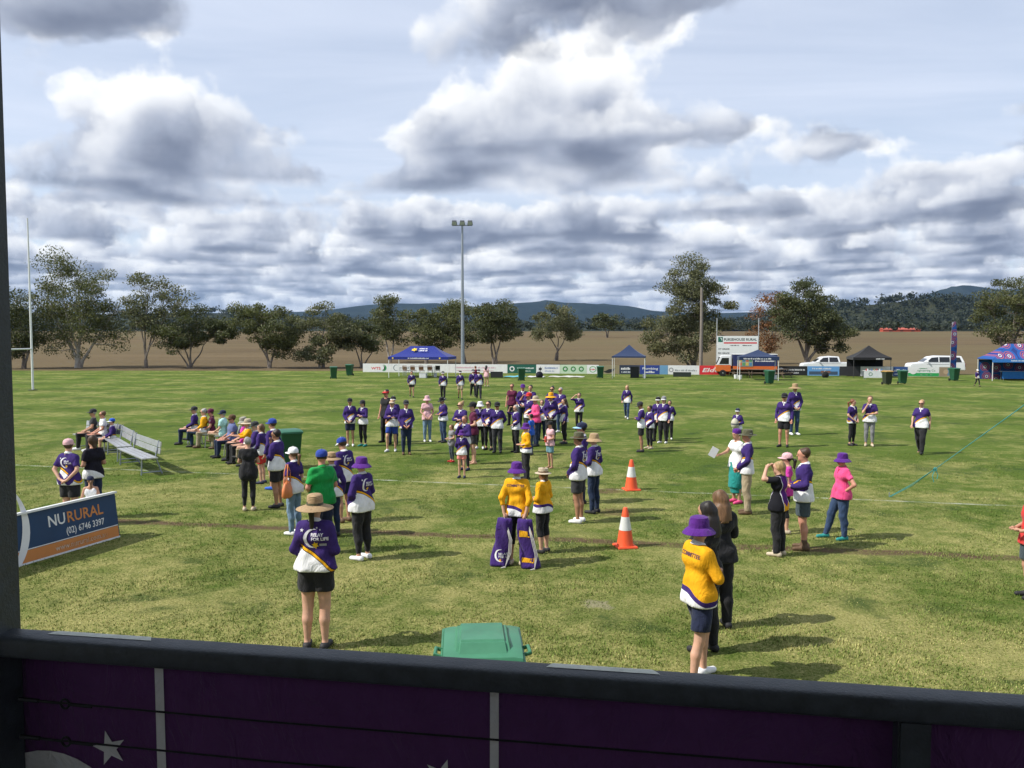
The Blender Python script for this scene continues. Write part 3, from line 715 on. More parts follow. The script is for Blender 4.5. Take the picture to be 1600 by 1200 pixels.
tree_px('broad dark gum with a thick leaning trunk behind the white ute', 1263, 580, 438, 1205, 1342, [(1240, 500), (1262, 470), (1285, 495), (1310, 520)],
        [(1265, 470, 34, 28), (1255, 515, 48, 36), (1300, 525, 38, 34), (1230, 490, 28, 28)], 16, dist=99, leaf=L_DARK, n_clumps=90, n_leaves=14000, trunk_r=0.36, fork=0.16, clump=0.10)
tree_px('gum at the right edge behind the patterned marquee', 1580, 578, 432, 1520, 1660, [(1550, 490), (1580, 470), (1610, 480)],
        [(1575, 470, 44, 34), (1550, 505, 32, 34), (1610, 490, 44, 44), (1590, 530, 44, 30)], 17, dist=104, n_clumps=80, n_leaves=12000, trunk_r=0.34, clump=0.10)

def far_wood(name, label, pts, n, seed, size, leaf, leaf_n=46, sp=1.0):
    """many distant crowns as one mass; pts(rng) -> x, y, z"""
    rng = np.random.default_rng(seed); P = np.array([pts(rng) for _ in range(n)])
    h = size*rng.uniform(0.6, 1.35, n)
    C = P + np.stack([0*h, 0*h, h*0.62], 1); R = np.stack([h*0.48*sp, h*0.48*sp, h*0.42], 1)
    o = link(name, leaves_mesh(name, C, R, np.full(n, leaf_n), rng, size*0.20, leaf, 0.0, 0.75)); tag(o, label, kind='stuff')
def edge_pts(rng):
    d = rng.uniform(560, 900); return ((rng.uniform(-100, 1750)-800)/F_PX*d, d, float(land_z(0.0, np.array(d))))
far_wood('paddock_edge_scrub', 'band of distant scrub and trees along the far edge of the paddock', edge_pts, 480, 31, 7.0, L_FAR, 40)
def ridge_pts(Vr, lo=0.0):
    n = len(Vr)//7; R = Vr.reshape(7, n, 3)
    def f(rng):
        i = rng.integers(0, 4); j = rng.integers(0, n-1); q = rng.random()
        return R[i, j]*(1-q)+R[i+1, j]*q
    return f
far_wood('ridge_forest', 'dark forest covering the ridge at the right', ridge_pts(VR), 2200, 32, 17.0, L_FAR, 26, 1.1)
far_wood('low_ridge_forest', 'dark forest covering the low ridge at the left', ridge_pts(VL), 1800, 33, 20.0, L_FAR, 22, 1.1)

# the air: pale even haze round everything
hz = MB().box((0, 7000, 300), (26000, 16000, 606)).build('haze', None); tag(hz, 'thin pale blue summer haze', kind='stuff')
m = bpy.data.materials.new('haze_air'); m.use_nodes = True; t = NT(m.node_tree); t.n.clear()
ov = t.node('ShaderNodeOutputMaterial'); pv = t.node('ShaderNodeVolumePrincipled')
pv.inputs['Density'].default_value = 2.4e-5; pv.inputs['Color'].default_value = (0.40, 0.64, 1.0, 1); pv.inputs['Anisotropy'].default_value = 0.2
t.l.new(pv.outputs[0], ov.inputs['Volume']); hz.data.materials.append(m)

# ------------------------------------------------------------------ people
def capsule_d(P, a, b, ra, rb):
    ab = b-a; L2 = float(ab @ ab) + 1e-12
    t = np.clip(((P-a) @ ab)/L2, 0, 1)
    return np.linalg.norm(P-a-t[..., None]*ab, axis=-1) - (ra+(rb-ra)*t)
class SDF:
    """smooth union of tapered capsules, meshed by surface nets"""
    def __init__(s): s.p = []
    def cap(s, a, b, ra, rb=None, k=0.03, cut=None, sq=None):
        """cut: flat end at b; sq: (axis scale xyz) squash about a"""
        s.p.append((np.array(a, float), np.array(b, float), ra, ra if rb is None else rb, k, cut, sq)); return s
    def mesh(s, h, wrinkle=0.0, seed=0, planes=(), holes=()):
        lo = np.min([np.minimum(p[0], p[1])-max(p[2], p[3]) for p in s.p], 0)-3*h
        hi = np.max([np.maximum(p[0], p[1])+max(p[2], p[3]) for p in s.p], 0)+3*h
        n = np.ceil((hi-lo)/h).astype(int)+1
        F = np.full(n, 1.0, np.float32)
        for a, b, ra, rb, k, cut, sq in s.p:
            m = max(ra, rb)+k+2*h
            i0 = np.maximum(((np.minimum(a, b)-m-lo)/h).astype(int), 0); i1 = np.minimum(((np.maximum(a, b)+m-lo)/h).astype(int)+2, n)
            ax = [lo[j]+h*np.arange(i0[j], i1[j]) for j in range(3)]
            P = np.stack(np.meshgrid(*ax, indexing='ij'), -1)
            if sq is not None:
                S = np.array(sq); d = capsule_d((P-a)/S+a, a, a+(b-a)/S, ra, rb)*min(sq)
            else: d = capsule_d(P, a, b, ra, rb)
            if cut:
                u = (b-a)/np.linalg.norm(b-a); d = np.maximum(d, (P-b) @ u)
            sl = tuple(slice(i0[j], i1[j]) for j in range(3)); G = F[sl]
            q = np.clip(0.5+0.5*(G-d)/k, 0, 1); F[sl] = G*(1-q)+d*q-k*q*(1-q)
        ax = [lo[j]+h*np.arange(n[j]) for j in range(3)]
        if wrinkle > 0:
            r = np.random.default_rng(seed)
            for _ in range(4):
                w = r.normal(0, 1, 3)*np.array([1, 1, 1.5]); w *= r.uniform(22, 48)/np.linalg.norm(w); ph = r.uniform(0, 6.28)
                F += (wrinkle*0.5*np.sin(w[0]*ax[0][:, None, None]+w[1]*ax[1][None, :, None]+w[2]*ax[2][None, None, :]+ph)).astype(np.float32)
        for (pt, nr) in planes:      # keep the side the normal points away from
            D = (ax[0][:, None, None]-pt[0])*nr[0]+(ax[1][None, :, None]-pt[1])*nr[1]+(ax[2][None, None, :]-pt[2])*nr[2]
            F = np.maximum(F, D.astype(np.float32))
        for (a, b, r0, r1) in holes:
            P = np.stack(np.meshgrid(*ax, indexing='ij'), -1); F = np.maximum(F, -capsule_d(P, np.array(a), np.array(b), r0, r1).astype(np.float32))
        return surface_nets(F, lo, h)
def surface_nets(F, lo, h):
    s = F < 0
    c = sum(s[i:s.shape[0]-1+i, j:s.shape[1]-1+j, k:s.shape[2]-1+k].astype(np.int8) for i in (0, 1) for j in (0, 1) for k in (0, 1))
    act = (c > 0) & (c < 8); idx = np.full(act.shape, -1, np.int32); A = np.argwhere(act); idx[act] = np.arange(len(A))
    acc = np.zeros((len(A), 3)); cnt = np.zeros(len(A))
    for d in range(3):
        o1, o2 = [q for q in range(3) if q != d]
        for u in (0, 1):
            for v in (0, 1):
                off = np.zeros(3, int); off[o1] = u; off[o2] = v; p0 = A+off; p1 = p0.copy(); p1[:, d] += 1
                f0 = F[tuple(p0.T)]; f1 = F[tuple(p1.T)]; m = (f0 < 0) != (f1 < 0)
                t = np.where(m, f0/np.where(m, f0-f1, 1), 0)
                q = p0.astype(float); q[:, d] += t
                acc += np.where(m[:, None], q, 0); cnt += m
    V = lo + h*acc/cnt[:, None]; Q = []
    for d in range(3):
        o1, o2 = [(1, 2), (2, 0), (0, 1)][d]
        a = [slice(1, -1)]*3; b = [slice(1, -1)]*3; a[d] = slice(0, -1); b[d] = slice(1, None)
        s0, s1 = s[tuple(a)], s[tuple(b)]; E = np.argwhere(s0 != s1)
        if not len(E): continue
        flip = s0[tuple(E.T)]; E = E+1; E[:, d] -= 1
        q = []
        for u, v in ((-1, -1), (0, -1), (0, 0), (-1, 0)):
            p = E.copy(); p[:, o1] += u; p[:, o2] += v; q.append(idx[tuple(p.T)])
        q = np.stack(q, 1); q[~flip] = q[~flip][:, ::-1]; Q.append(q)
    return V, np.concatenate(Q)

# joints for a 1.70 m figure facing -Y, wearer's left at +X
def pose(name):
    J = dict(hip=[.088, .0, .92], knee=[.10, -.015, .49], ank=[.105, .02, .085], toe=[.125, -.13, .03],
             sh=[.163, .01, 1.372], elb=[.245, .035, 1.115], wr=[.255, -.055, .875], hand=[.25, -.09, .80])
    L = {k: np.array(v, float) for k, v in J.items()}; R = {k: v*np.array([-1, 1, 1]) for k, v in L.items()}
    P = dict(L=L, R=R, chest=np.array([0, .0, 1.28]), belly=np.array([0, .0, 1.08]), pel=np.array([0, .0, .95]), neck=np.array([0, .012, 1.44]),
             head=np.array([0, -.012, 1.585]), yaw=0.0, nod=0.0)
    def arm(S, e, w, h): S['elb'] = np.array(e, float); S['wr'] = np.array(w, float); S['hand'] = np.array(h, float)
    def leg(S, k, a, t): S['knee'] = np.array(k, float); S['ank'] = np.array(a, float); S['toe'] = np.array(t, float)
    if name == 'relaxed': leg(R, (-.11, -.06, .49), (-.13, -.03, .085), (-.17, -.17, .03))
    elif name == 'clasp':            # hands joined low in front
        arm(L, (.25, .0, 1.12), (.085, -.19, .93), (.01, -.21, .89)); arm(R, (-.25, .0, 1.12), (-.085, -.19, .93), (-.01, -.225, .88))
    elif name == 'crossed':
        arm(L, (.235, -.07, 1.13), (.0, -.20, 1.165), (-.09, -.175, 1.185)); arm(R, (-.235, -.07, 1.13), (.02, -.225, 1.135), (.105, -.19, 1.15))
    elif name == 'behind':           # hands joined behind the back
        arm(L, (.265, .10, 1.13), (.09, .17, .95), (.01, .175, .92)); arm(R, (-.265, .10, 1.13), (-.09, .18, .94), (-.01, .195, .905))
    elif name == 'shade':            # right hand up to the brow
        arm(R, (-.33, -.14, 1.42), (-.15, -.17, 1.60), (-.07, -.165, 1.645)); arm(L, (.24, -.03, 1.12), (.10, -.17, 1.0), (.03, -.19, .99))
    elif name == 'binoc':            # both hands up to the brow
        arm(R, (-.30, -.16, 1.40), (-.14, -.18, 1.58), (-.06, -.165, 1.635)); arm(L, (.30, -.16, 1.40), (.14, -.18, 1.58), (.06, -.165, 1.635))
    elif name == 'face':             # right hand at the chin, other arm across
        arm(R, (-.22, -.15, 1.15), (-.09, -.17, 1.40), (-.04, -.15, 1.48)); arm(L, (.23, -.06, 1.13), (.0, -.19, 1.10), (-.09, -.19, 1.11))
    elif name == 'hip':              # left hand on the hip, feet apart
        arm(L, (.36, .08, 1.14), (.20, -.02, 1.0), (.145, -.07, .975)); leg(R, (-.15, -.14, .49), (-.19, -.24, .085), (-.20, -.40, .03))
    elif name == 'hold':             # both forearms forward at the waist
        arm(L, (.235, .02, 1.12), (.11, -.20, 1.06), (.05, -.26, 1.08)); arm(R, (-.235, .02, 1.12), (-.11, -.20, 1.06), (-.05, -.26, 1.08))
    elif name == 'reach':            # right arm held forward
        arm(R, (-.23, -.10, 1.17), (-.16, -.34, 1.12), (-.14, -.42, 1.12))
    elif name == 'walk':
        leg(L, (.095, -.16, .50), (.10, -.22, .10), (.11, -.38, .05)); leg(R, (-.095, .03, .49), (-.10, .26, .14), (-.11, .13, .03))
        arm(L, (.25, .10, 1.13), (.25, .06, .89), (.25, .03, .82)); arm(R, (-.25, -.04, 1.12), (-.23, -.18, .92), (-.22, -.24, .86))
    elif name == 'knee':             # arms folded, one leg forward
        arm(L, (.235, -.07, 1.13), (.0, -.20, 1.165), (-.09, -.175, 1.185)); arm(R, (-.235, -.07, 1.13), (.02, -.225, 1.135), (.105, -.19, 1.15))
        leg(R, (-.14, -.17, .52), (-.16, -.10, .09), (-.20, -.25, .03))
    elif name == 'carry':            # both arms down and a little back, holding loads
        arm(L, (.25, .10, 1.13), (.20, .14, .90), (.17, .15, .82)); arm(R, (-.25, .10, 1.13), (-.20, .14, .90), (-.17, .15, .82))
    elif name == 'stride':           # weight on one leg, arms crossed
        arm(L, (.235, -.07, 1.13), (.0, -.20, 1.165), (-.09, -.175, 1.185)); arm(R, (-.235, -.07, 1.13), (.02, -.225, 1.135), (.105, -.19, 1.15))
        leg(L, (.12, -.17, .50), (.14, -.17, .085), (.17, -.32, .03)); leg(R, (-.09, .04, .49), (-.10, .12, .085), (-.13, -.03, .03))
    elif name in ('sit', 'sitx', 'sith'):
        for S, q in ((L, 1), (R, -1)):
            S['hip'] = np.array([.09*q, .0, .50]); leg(S, (.12*q, -.43, .50), (.12*q, -.45, .085), (.13*q, -.60, .03))
            d = np.array([0, 0, -.42]);
            for k in ('sh',): S[k] = S[k]+d
            arm(S, (.235*q, -.03, .72), (.13*q, -.25, .60), (.07*q, -.31, .585))
        for k in ('chest', 'belly', 'pel', 'neck', 'head'): P[k] = P[k]+np.array([0, 0.02, -.42])
        if name == 'sith':
            for S, q in ((L, 1), (R, -1)): arm(S, (.22*q, -.12, .80), (.10*q, -.36, .82), (.06*q, -.43, .84))
        if name == 'sitx': leg(L, (.06, -.44, .56), (-.16, -.50, .30), (-.22, -.64, .27)); leg(R, (-.13, -.42, .50), (-.13, -.38, .085), (-.13, -.53, .03))
    return P
def turn_head(P, yaw, nod):
    P['yaw'], P['nod'] = math.radians(yaw), math.radians(nod); return P
def head_M(P):
    piv = P['neck']+np.array([0, 0, .05])
    return Matrix.Translation(Vector(piv)) @ Matrix.Rotation(P['yaw'], 4, 'Z') @ Matrix.Rotation(P['nod'], 4, 'X') @ Matrix.Translation(-Vector(piv))

BUILD = {'m': dict(w=1.0, belly=0.0, hips=1.0, leg=1.0), 'f': dict(w=0.90, belly=0.0, hips=1.07, leg=1.0), 'h': dict(w=1.14, belly=0.045, hips=1.16, leg=1.14),
         'g': dict(w=1.02, belly=0.02, hips=1.2, leg=1.22), 'k': dict(w=0.92, belly=0.0, hips=0.95, leg=0.92)}
def torso(S, P, B, off=0.0, k=0.07, top=True):
    w = B['w']; c, be, pe, nk = P['chest'], P['belly'], P['pel'], P['neck']
    X = np.array([1.0, 0, 0])
    S.cap(c-X*.085*w, c+X*.085*w, .108*w**.6+off, k=k); S.cap(be-X*.062*w, be+X*.062*w, .100*w+off, k=k)
    S.cap(pe-X*.075*B['hips'], pe+X*.075*B['hips'], .112*B['hips']**.7+off, k=k)
    if top:
        S.cap(P['R']['sh']*np.array([.8, 1, 1]), P['L']['sh']*np.array([.8, 1, 1]), .052+off, k=.06)
        for s_ in (P['L'], P['R']): S.cap(nk+np.array([0, .012, -.01]), s_['sh']*np.array([.85, 1, 1])+np.array([0, .005, .008]), .042+off*.6, .044+off*.6, k=.05)
    if B['belly']: S.cap(be+np.array([0, -.04, -.01]), be+np.array([0, -.04-B['belly']*.6, -.02]), .105+off, .085+off, k=.08)
def build_body(pname, bname, yaw, nod, h):
    B = BUILD[bname]; P = turn_head(pose(pname), yaw, nod); S = SDF(); torso(S, P, B, -.012)
    HM_ = head_M(P); hp = lambda x, y, z: np.array(HM_ @ (Vector(P['head'])+Vector((x, y, z))))
    S.cap(P['neck']-np.array([0, 0, .05]), hp(0, .015, -.06), .056, .05, k=.035)
    S.cap(hp(0, .018, .03), hp(0, -.012, .028), .083, .080, k=.02); S.cap(hp(0, -.03, -.055), hp(0, -.05, -.065), .058, .042, k=.04)
    S.cap(hp(0, -.092, .0), hp(0, -.106, -.022), .010, .014, k=.012); S.cap(hp(-.03, -.082, .028), hp(.03, -.082, .028), .014, k=.02)
    for q in (-1, 1): S.cap(hp(.080*q, .0, .0), hp(.084*q, .012, -.02), .014, .010, k=.008)
    for q, s in ((1, P['L']), (-1, P['R'])):
        S.cap(s['sh'], s['elb'], .052*B['w']**.5, .040, k=.035); S.cap(s['elb'], s['wr'], .041, .027, k=.015)
        d = s['hand']-s['wr']; d /= np.linalg.norm(d); S.cap(s['wr'], s['wr']+d*.075, .026, .030, k=.012)
        lg = B['leg']
        S.cap(s['hip'], s['knee'], .088*lg, .056*lg**.7, k=.05); cm = s['knee']*.62+s['ank']*.38+np.array([0, .018, 0])
        S.cap(s['knee'], cm, .054*lg**.7, .053*lg**.7, k=.02); S.cap(cm, s['ank'], .052*lg**.7, .034, k=.02)
        f = s['toe']-s['ank']; f[2] = 0; f /= max(np.linalg.norm(f), 1e-6)
        heel = s['ank']-f*.04+np.array([0, 0, -.045]); S.cap(heel, s['ank'], .034, .034, k=.02); S.cap(heel, s['toe']-f*.02, .034, .026, k=.02)
    V, Q = S.mesh(h)
    V = V.tolist(); Fc = [tuple(q) for q in Q.tolist()]
    mb = MB()                                                            # fingers rooted in the palm
    for q, s in ((1, P['L']), (-1, P['R'])):
        d = s['hand']-s['wr']; d /= np.linalg.norm(d); side = np.cross(d, [0, 0, 1.0] if abs(d[2]) < .8 else [0, 1.0, 0]); side /= np.linalg.norm(side)
        pn = np.cross(side, d); base = s['wr']+d*.075
        for j, ln in enumerate((.062, .072, .068, .052)):
            b0 = base+side*(j-1.5)*.0165; m1 = b0+d*ln*.55-pn*.006; e = b0+d*ln*.92-pn*.028
            mb.tube([b0-d*.015, m1, e], [.0095, .0088, .0065], 5)
        th = s['wr']+d*.03+side*(-.026*q); mb.tube([th, th+d*.03-side*.018*q, th+d*.06-side*.02*q-pn*.012], [.0115, .0105, .007], 5)
    nb = len(V); V += mb.v; Fc += [tuple(i+nb for i in f) for f in mb.f]
    return V, Fc, P
def arm_dist(V, P):
    da = np.min([np.minimum(capsule_d(V, s['sh']*np.array([1.12, 1, .995]), s['elb'], .05, .045), capsule_d(V, s['elb'], s['wr'], .045, .035)) for s in (P['L'], P['R'])], 0)
    X = np.array([1., 0, 0])
    dt = np.min([capsule_d(V, P['chest']-X*.08, P['chest']+X*.08, .12, .12), capsule_d(V, P['belly']-X*.06, P['belly']+X*.06, .115, .115), capsule_d(V, P['pel']-X*.07, P['pel']+X*.07, .12, .12)], 0)
    return (da < dt).astype(np.float32)
def build_top(pname, bname, sleeve, h, hem=0.80, loose=0.016, tank=False):
    """sleeve: 0 none, .55 short, 1.5 elbow-plus, 2 long"""
    B = BUILD[bname]; P = pose(pname); S = SDF(); torso(S, P, B, loose, top=not tank)
    sit = pname.startswith('sit'); dz = -.42 if sit else 0.0
    if tank: S.cap(P['chest']+np.array([-.09, 0, .09]), P['chest']+np.array([.09, 0, .09]), .06, k=.05)
    pe = P['pel']; X = np.array([1.0, 0, 0])
    S.cap(pe+np.array([-.075*B['hips'], 0, -.10 if not sit else -.02]), pe+np.array([.075*B['hips'], 0, -.10 if not sit else -.02]), (.126*B['hips']**.7+loose), k=.05)
    if not sit:
        for s in (P['L'], P['R']): S.cap(s['hip'], s['hip']+(s['knee']-s['hip'])*.28, .106*B['leg']+.014, .098*B['leg']+.018, k=.05)
    for s in (P['L'], P['R']):
        if sleeve <= 0: continue
        r0, r1 = .054*B['w']**.5+loose*.5, .050+loose*.5
        if sleeve <= 1.0:
            e = s['sh']+(s['elb']-s['sh'])*sleeve; S.cap(s['sh'], e, r0, r1+.006, k=.035, cut=True)
        else:
            S.cap(s['sh'], s['elb'], r0, r1, k=.035); e = s['elb']+(s['wr']-s['elb'])*(sleeve-1.0)*.97; S.cap(s['elb'], e, r1, .038+loose*.45, k=.02, cut=True)
    ztop = P['neck'][2]-.005
    V, Q = S.mesh(h, 0.006, abs(hash(pname)) % 97 if False else len(pname)*7+int(sleeve*10), [((0, 0, hem+dz if not sit else .44), (0, 0, -1)), ((0, 0, ztop+.012), (0, 0, 1))],
                   [(P['neck']+np.array([0, .0, -.03]), P['neck']+np.array([0, -.02, .10]), .050 if not tank else .085, .075)])
    me = mesh_from('top', V, Q, None, True)
    a = me.attributes.new('sleeve', 'FLOAT', 'POINT'); a.data.foreach_set('value', arm_dist(V, P))
    return me
def build_bottom(pname, bname, kind, h):
    """shorts, short_shorts, capri, pants, jeans, leggings, skirt"""
    B = BUILD[bname]; P = pose(pname); S = SDF(); X = np.array([1.0, 0, 0]); pe = P['pel']; lg = B['leg']
    off = {'leggings': .013, 'jeans': .016, 'pants': .024, 'capri': .012, 'shorts': .026, 'short_shorts': .022, 'skirt': .03}[kind]
    S.cap(pe-X*.075*B['hips'], pe+X*.075*B['hips'], .112*B['hips']**.7+.006, k=.03)
    S.cap(pe+np.array([-.06, 0, .06]), pe+np.array([.06, 0, .06]), .098, k=.03)
    tc = {'shorts': .80, 'short_shorts': .58, 'skirt': 1.0}.get(kind, 1.0)
    for q, s in ((1, P['L']), (-1, P['R'])):
        e = s['hip']+(s['knee']-s['hip'])*tc
        if tc < 1.0: S.cap(s['hip'], e, .092*lg+off*.6, (.088*(1-tc)+.056*tc)*lg+off+.010, k=.04, cut=True); continue
        S.cap(s['hip'], s['knee'], .088*lg+off, .056*lg**.7+off, k=.04)
        if kind == 'skirt': continue
        cm = s['knee']*.62+s['ank']*.38+np.array([0, .018, 0]); fl = {'jeans': .050, 'pants': .062, 'leggings': .040}.get(kind, .05)
        if kind == 'capri': S.cap(s['knee'], cm, .056*lg**.7+off, .054*lg**.7+off, k=.02, cut=True); continue
        S.cap(s['knee'], cm, .056*lg**.7+off, .054*lg**.7+off*.8, k=.02); e = s['ank']+np.array([0, 0, -.02 if kind != 'leggings' else .03])
        S.cap(cm, e, .054*lg**.7+off*.8, fl, k=.02, cut=True)
    if kind == 'skirt':
        c = np.array([0, 0, 0.]); S.cap(pe, (P['L']['knee']+P['R']['knee'])/2+np.array([0, 0, -.12]), .13, .17, k=.06, cut=True)
        S.cap((P['L']['knee']+P['R']['knee'])/2+np.array([0, 0, .1]), (P['L']['ank']+P['R']['ank'])/2+np.array([0, 0, .16]), .15, .15, k=.05, cut=True)
    V, Q = S.mesh(h, 0.004, 5, [((0, 0, pe[2]+.012), (0, 0, 1))])
    return mesh_from('bottom', V, Q, None, True)
def build_shoes(pname, bname, h, boot=False):
    P = pose(pname); out = []
    for s in (P['L'], P['R']):
        S = SDF(); f = s['toe']-s['ank']; f[2] = 0; f /= max(np.linalg.norm(f), 1e-6)
        heel = s['ank']-f*.042+np.array([0, 0, -.042]); S.cap(heel, s['ank']+np.array([0, 0, -.02]), .044, .044, k=.02); S.cap(heel, s['toe'], .043, .036, k=.03)
        if boot: S.cap(s['ank']+np.array([0, 0, -.03]), s['ank']+np.array([0, 0, .11]), .052, .050, k=.03, cut=True)
        V, Q = S.mesh(h, 0, 0, [((0, 0, s['ank'][2]+(.14 if boot else .005)), (0, 0, 1)), ((0, 0, s['ank'][2]-.085), (0, 0, -1))])
        out.append(mesh_from('shoe', V, Q, None, True))
    return out
# head wear and hair live in head space: origin at the head centre, face towards -Y
def build_hair(style, h):
    S = SDF(); S.cap((0, .022, .034), (0, -.004, .036), .096, .090, k=.02)
    pl = []
    if style == 'short': pl = [((0, -.035, .045), (0, -.80, -.60)), ((0, 0, -.055), (0, 0, -1))]
    elif style == 'crop': pl = [((0, -.03, .05), (0, -.75, -.66)), ((0, 0, -.02), (0, 0.2, -1))]
    elif style == 'bob':
        for q in (-1, 1): S.cap((.075*q, .02, .0), (.085*q, .025, -.11), .035, .035, k=.03)
        S.cap((0, .075, .0), (0, .075, -.12), .06, .05, k=.05); pl = [((0, -.035, .05), (0, -.82, -.57)), ((0, 0, -.13), (0, 0, -1))]
    elif style == 'long':
        for q in (-1, 1): S.cap((.07*q, .03, .0), (.10*q, .085, -.22), .035, .035, k=.03); S.cap((.05*q, .09, -.08), (.075*q, .15, -.31), .048, .034, k=.04)
        S.cap((0, .085, .0), (.01, .155, -.36), .062, .040, k=.05); pl = [((0, -.035, .05), (0, -.82, -.57))]
    elif style == 'pony':
        S.cap((0, .10, .03), (0, .16, -.02), .026, .036, k=.02); S.cap((0, .16, -.02), (0, .15, -.22), .036, .014, k=.02); pl = [((0, -.035, .05), (0, -.80, -.60)), ((0, 0, -.24), (0, 0, -1))]
    elif style == 'bun':
        S.cap((0, .10, .10), (0, .115, .11), .042, .042, k=.02); pl = [((0, -.035, .05), (0, -.80, -.60)), ((0, 0, -.06), (0, 0, -1))]
    if style in ('short', 'crop', 'bun', 'pony'):                        # clear the neck but keep the tail
        pass
    V, Q = S.mesh(h, 0.008, 11, pl)
    return mesh_from('hair', V, Q, None, True)
def hat_parts(kind):
    """[(name, mesh builder, slot)] slots: 0 main, 1 second colour"""
    def lathe(prof, sx=.90, n=28):
        mb = MB(); mb.lathe(prof, n, (0, .012, 0), sx, 1.0); return mb
    if kind in ('cap', 'cap2'):
        mb = lathe([(.108, .035), (.111, .062), (.106, .095), (.088, .124), (.055, .142), (.012, .149)], .90)
        br = MB(); n = 14; V = []; Fc = []
        for k in range(n+1):
            a = math.pi*(1.0+k/n); c, s_ = math.cos(a), math.sin(a)
            V += [(c*.094, .012+s_*.104, .047), (c*.100, s_*.188+.005, .030-.010*abs(c)), (c*.094, .012+s_*.104, .041), (c*.100, s_*.188+.005, .025-.010*abs(c))]
        for k in range(n):
            i = 4*k; Fc += [(i, i+1, i+5, i+4), (i+2, i+6, i+7, i+3), (i+1, i+3, i+7, i+5)]
        br.add(V, Fc); bt = MB().lathe([(.012, .146), (.012, .155), (.004, .158)], 8, (0, .012, 0))
        return [('crown', mb, 0), ('peak', br, 1), ('button', bt, 1)]
    if kind == 'bucket':
        return [('crown', lathe([(.112, .020), (.110, .05), (.104, .10), (.094, .128), (.06, .142), (.01, .145)], .92), 0),
                ('brim', lathe([(.111, .032), (.150, .004), (.178, -.028), (.176, -.033), (.148, -.001), (.110, .024)], .93), 0)]
    if kind in ('straw', 'wide', 'akubra', 'boater'):
        W = {'straw': .235, 'wide': .215, 'akubra': .185, 'boater': .180}[kind]; d = {'straw': -.028, 'wide': -.02, 'akubra': .012, 'boater': -.004}[kind]
        top = {'straw': [(.106, .03), (.105, .09), (.098, .135), (.080, .150), (.02, .154)], 'wide': [(.106, .03), (.104, .08), (.092, .13), (.06, .145), (.01, .147)],
               'akubra': [(.106, .03), (.104, .08), (.096, .13), (.075, .142), (.03, .126), (.005, .122)], 'boater': [(.108, .025), (.106, .115), (.100, .120), (.01, .121)]}[kind]
        return [('crown', lathe(top, .88), 0), ('brim', lathe([(.105, .036), (.15, .030+d*.3), (W, .024+d), (W+.003, .020+d), (W, .017+d), (.15, .023+d*.3), (.104, .028)], .90), 0),
                ('hat_band', lathe([(.108, .036), (.1085, .060), (.105, .0605), (.104, .036)], .88), 1)]
    if kind == 'visor':
        p = hat_parts('cap'); return [('hat_band', lathe([(.104, .035), (.106, .066), (.100, .067), (.099, .035)], .91), 0), p[1]]
    if kind == 'bandana':
        return [('crown', lathe([(.104, .03), (.107, .062), (.102, .098), (.084, .126), (.05, .142), (.01, .147)], .90), 0)]
_pc = {}
def cached(key, fn):
    if key not in _pc: _pc[key] = fn()
    return _pc[key]
def hat_mesh(kind):
    def f():
        out = []
        for nm, mb, sl in hat_parts(kind): out.append((nm, mb.mesh(nm, [None], smooth=True), sl))
        return out
    return cached(('hat', kind), f)
def with_mat(me_key, me, mat):
    """alike pieces of one colour share one mesh"""
    def f():
        c = me.copy(); c.materials.clear(); c.materials.append(mat); return c
    return cached(('mat',)+tuple(me_key)+(mat.name,), f)
PCOUNT = [0]
def collar_mesh(pname, bname):
    P = pose(pname); mb = MB(); c = Vector(P['neck'])+Vector((0, -.008, -.006)); V = []; n = 20
    for k in range(n):
        a = 2*math.pi*k/n; s, co = math.sin(a), math.cos(a); tilt = -.030*(-co if False else -co)
        dz = .022*co                                                     # lower at the throat
        V += [(.060*s, .062*co, .034+dz), (.084*s, .088*co, -.006+dz*1.2), (.079*s, .083*co, -.010+dz*1.2), (.056*s, .058*co, .026+dz)]
    Fc = []
    for k in range(n):
        if k in (n//2,): continue
        i, j = 4*k, 4*((k+1) % n)
        for q in range(4): Fc.append((i+q, j+q, j+(q+1) % 4, i+(q+1) % 4))
    mb.add([Vector(v)+c for v in V], Fc); mb.box(c+Vector((0, -.098, -.060)), (.026, .012, .085), M=Matrix.Rotation(-.35, 3, 'X'))
    return mb.mesh('collar', [None], smooth=True)
def col(c): return {'black': (0.020, 0.020, 0.022), 'navy': (0.018, 0.024, 0.055), 'dkgrey': (0.035, 0.036, 0.040), 'jean': (0.035, 0.062, 0.125), 'ltjean': (0.17, 0.26, 0.36), 'dkjean': (0.018, 0.030, 0.065),
                    'khaki': (0.36, 0.29, 0.19), 'white': WHITE, 'purple': (0.085, 0.018, 0.19), 'jpurple': PURPLE, 'gold': GOLD, 'green': (0.012, 0.26, 0.055), 'pink': (0.72, 0.075, 0.22), 'ltpink': (0.66, 0.40, 0.42),
                    'maroon': (0.10, 0.015, 0.045), 'red': (0.55, 0.035, 0.03), 'blue': (0.02, 0.10, 0.50), 'royal': (0.025, 0.055, 0.28), 'teal': (0.02, 0.24, 0.22), 'aqua': (0.45, 0.72, 0.68), 'ltblue': (0.30, 0.52, 0.74),
                    'grey': (0.22, 0.22, 0.23), 'olive': (0.10, 0.10, 0.06), 'brown': (0.11, 0.065, 0.035), 'tan': (0.36, 0.25, 0.14), 'coral': (0.75, 0.25, 0.22), 'orange': (0.62, 0.20, 0.07), 'magenta': (0.55, 0.05, 0.33),
                    'slate': (0.055, 0.075, 0.085), 'sand': (0.50, 0.42, 0.30), 'stone': (0.30, 0.29, 0.24), 'shortblue': (0.14, 0.27, 0.33), 'bluegrey': (0.12, 0.15, 0.30)}.get(c, c)

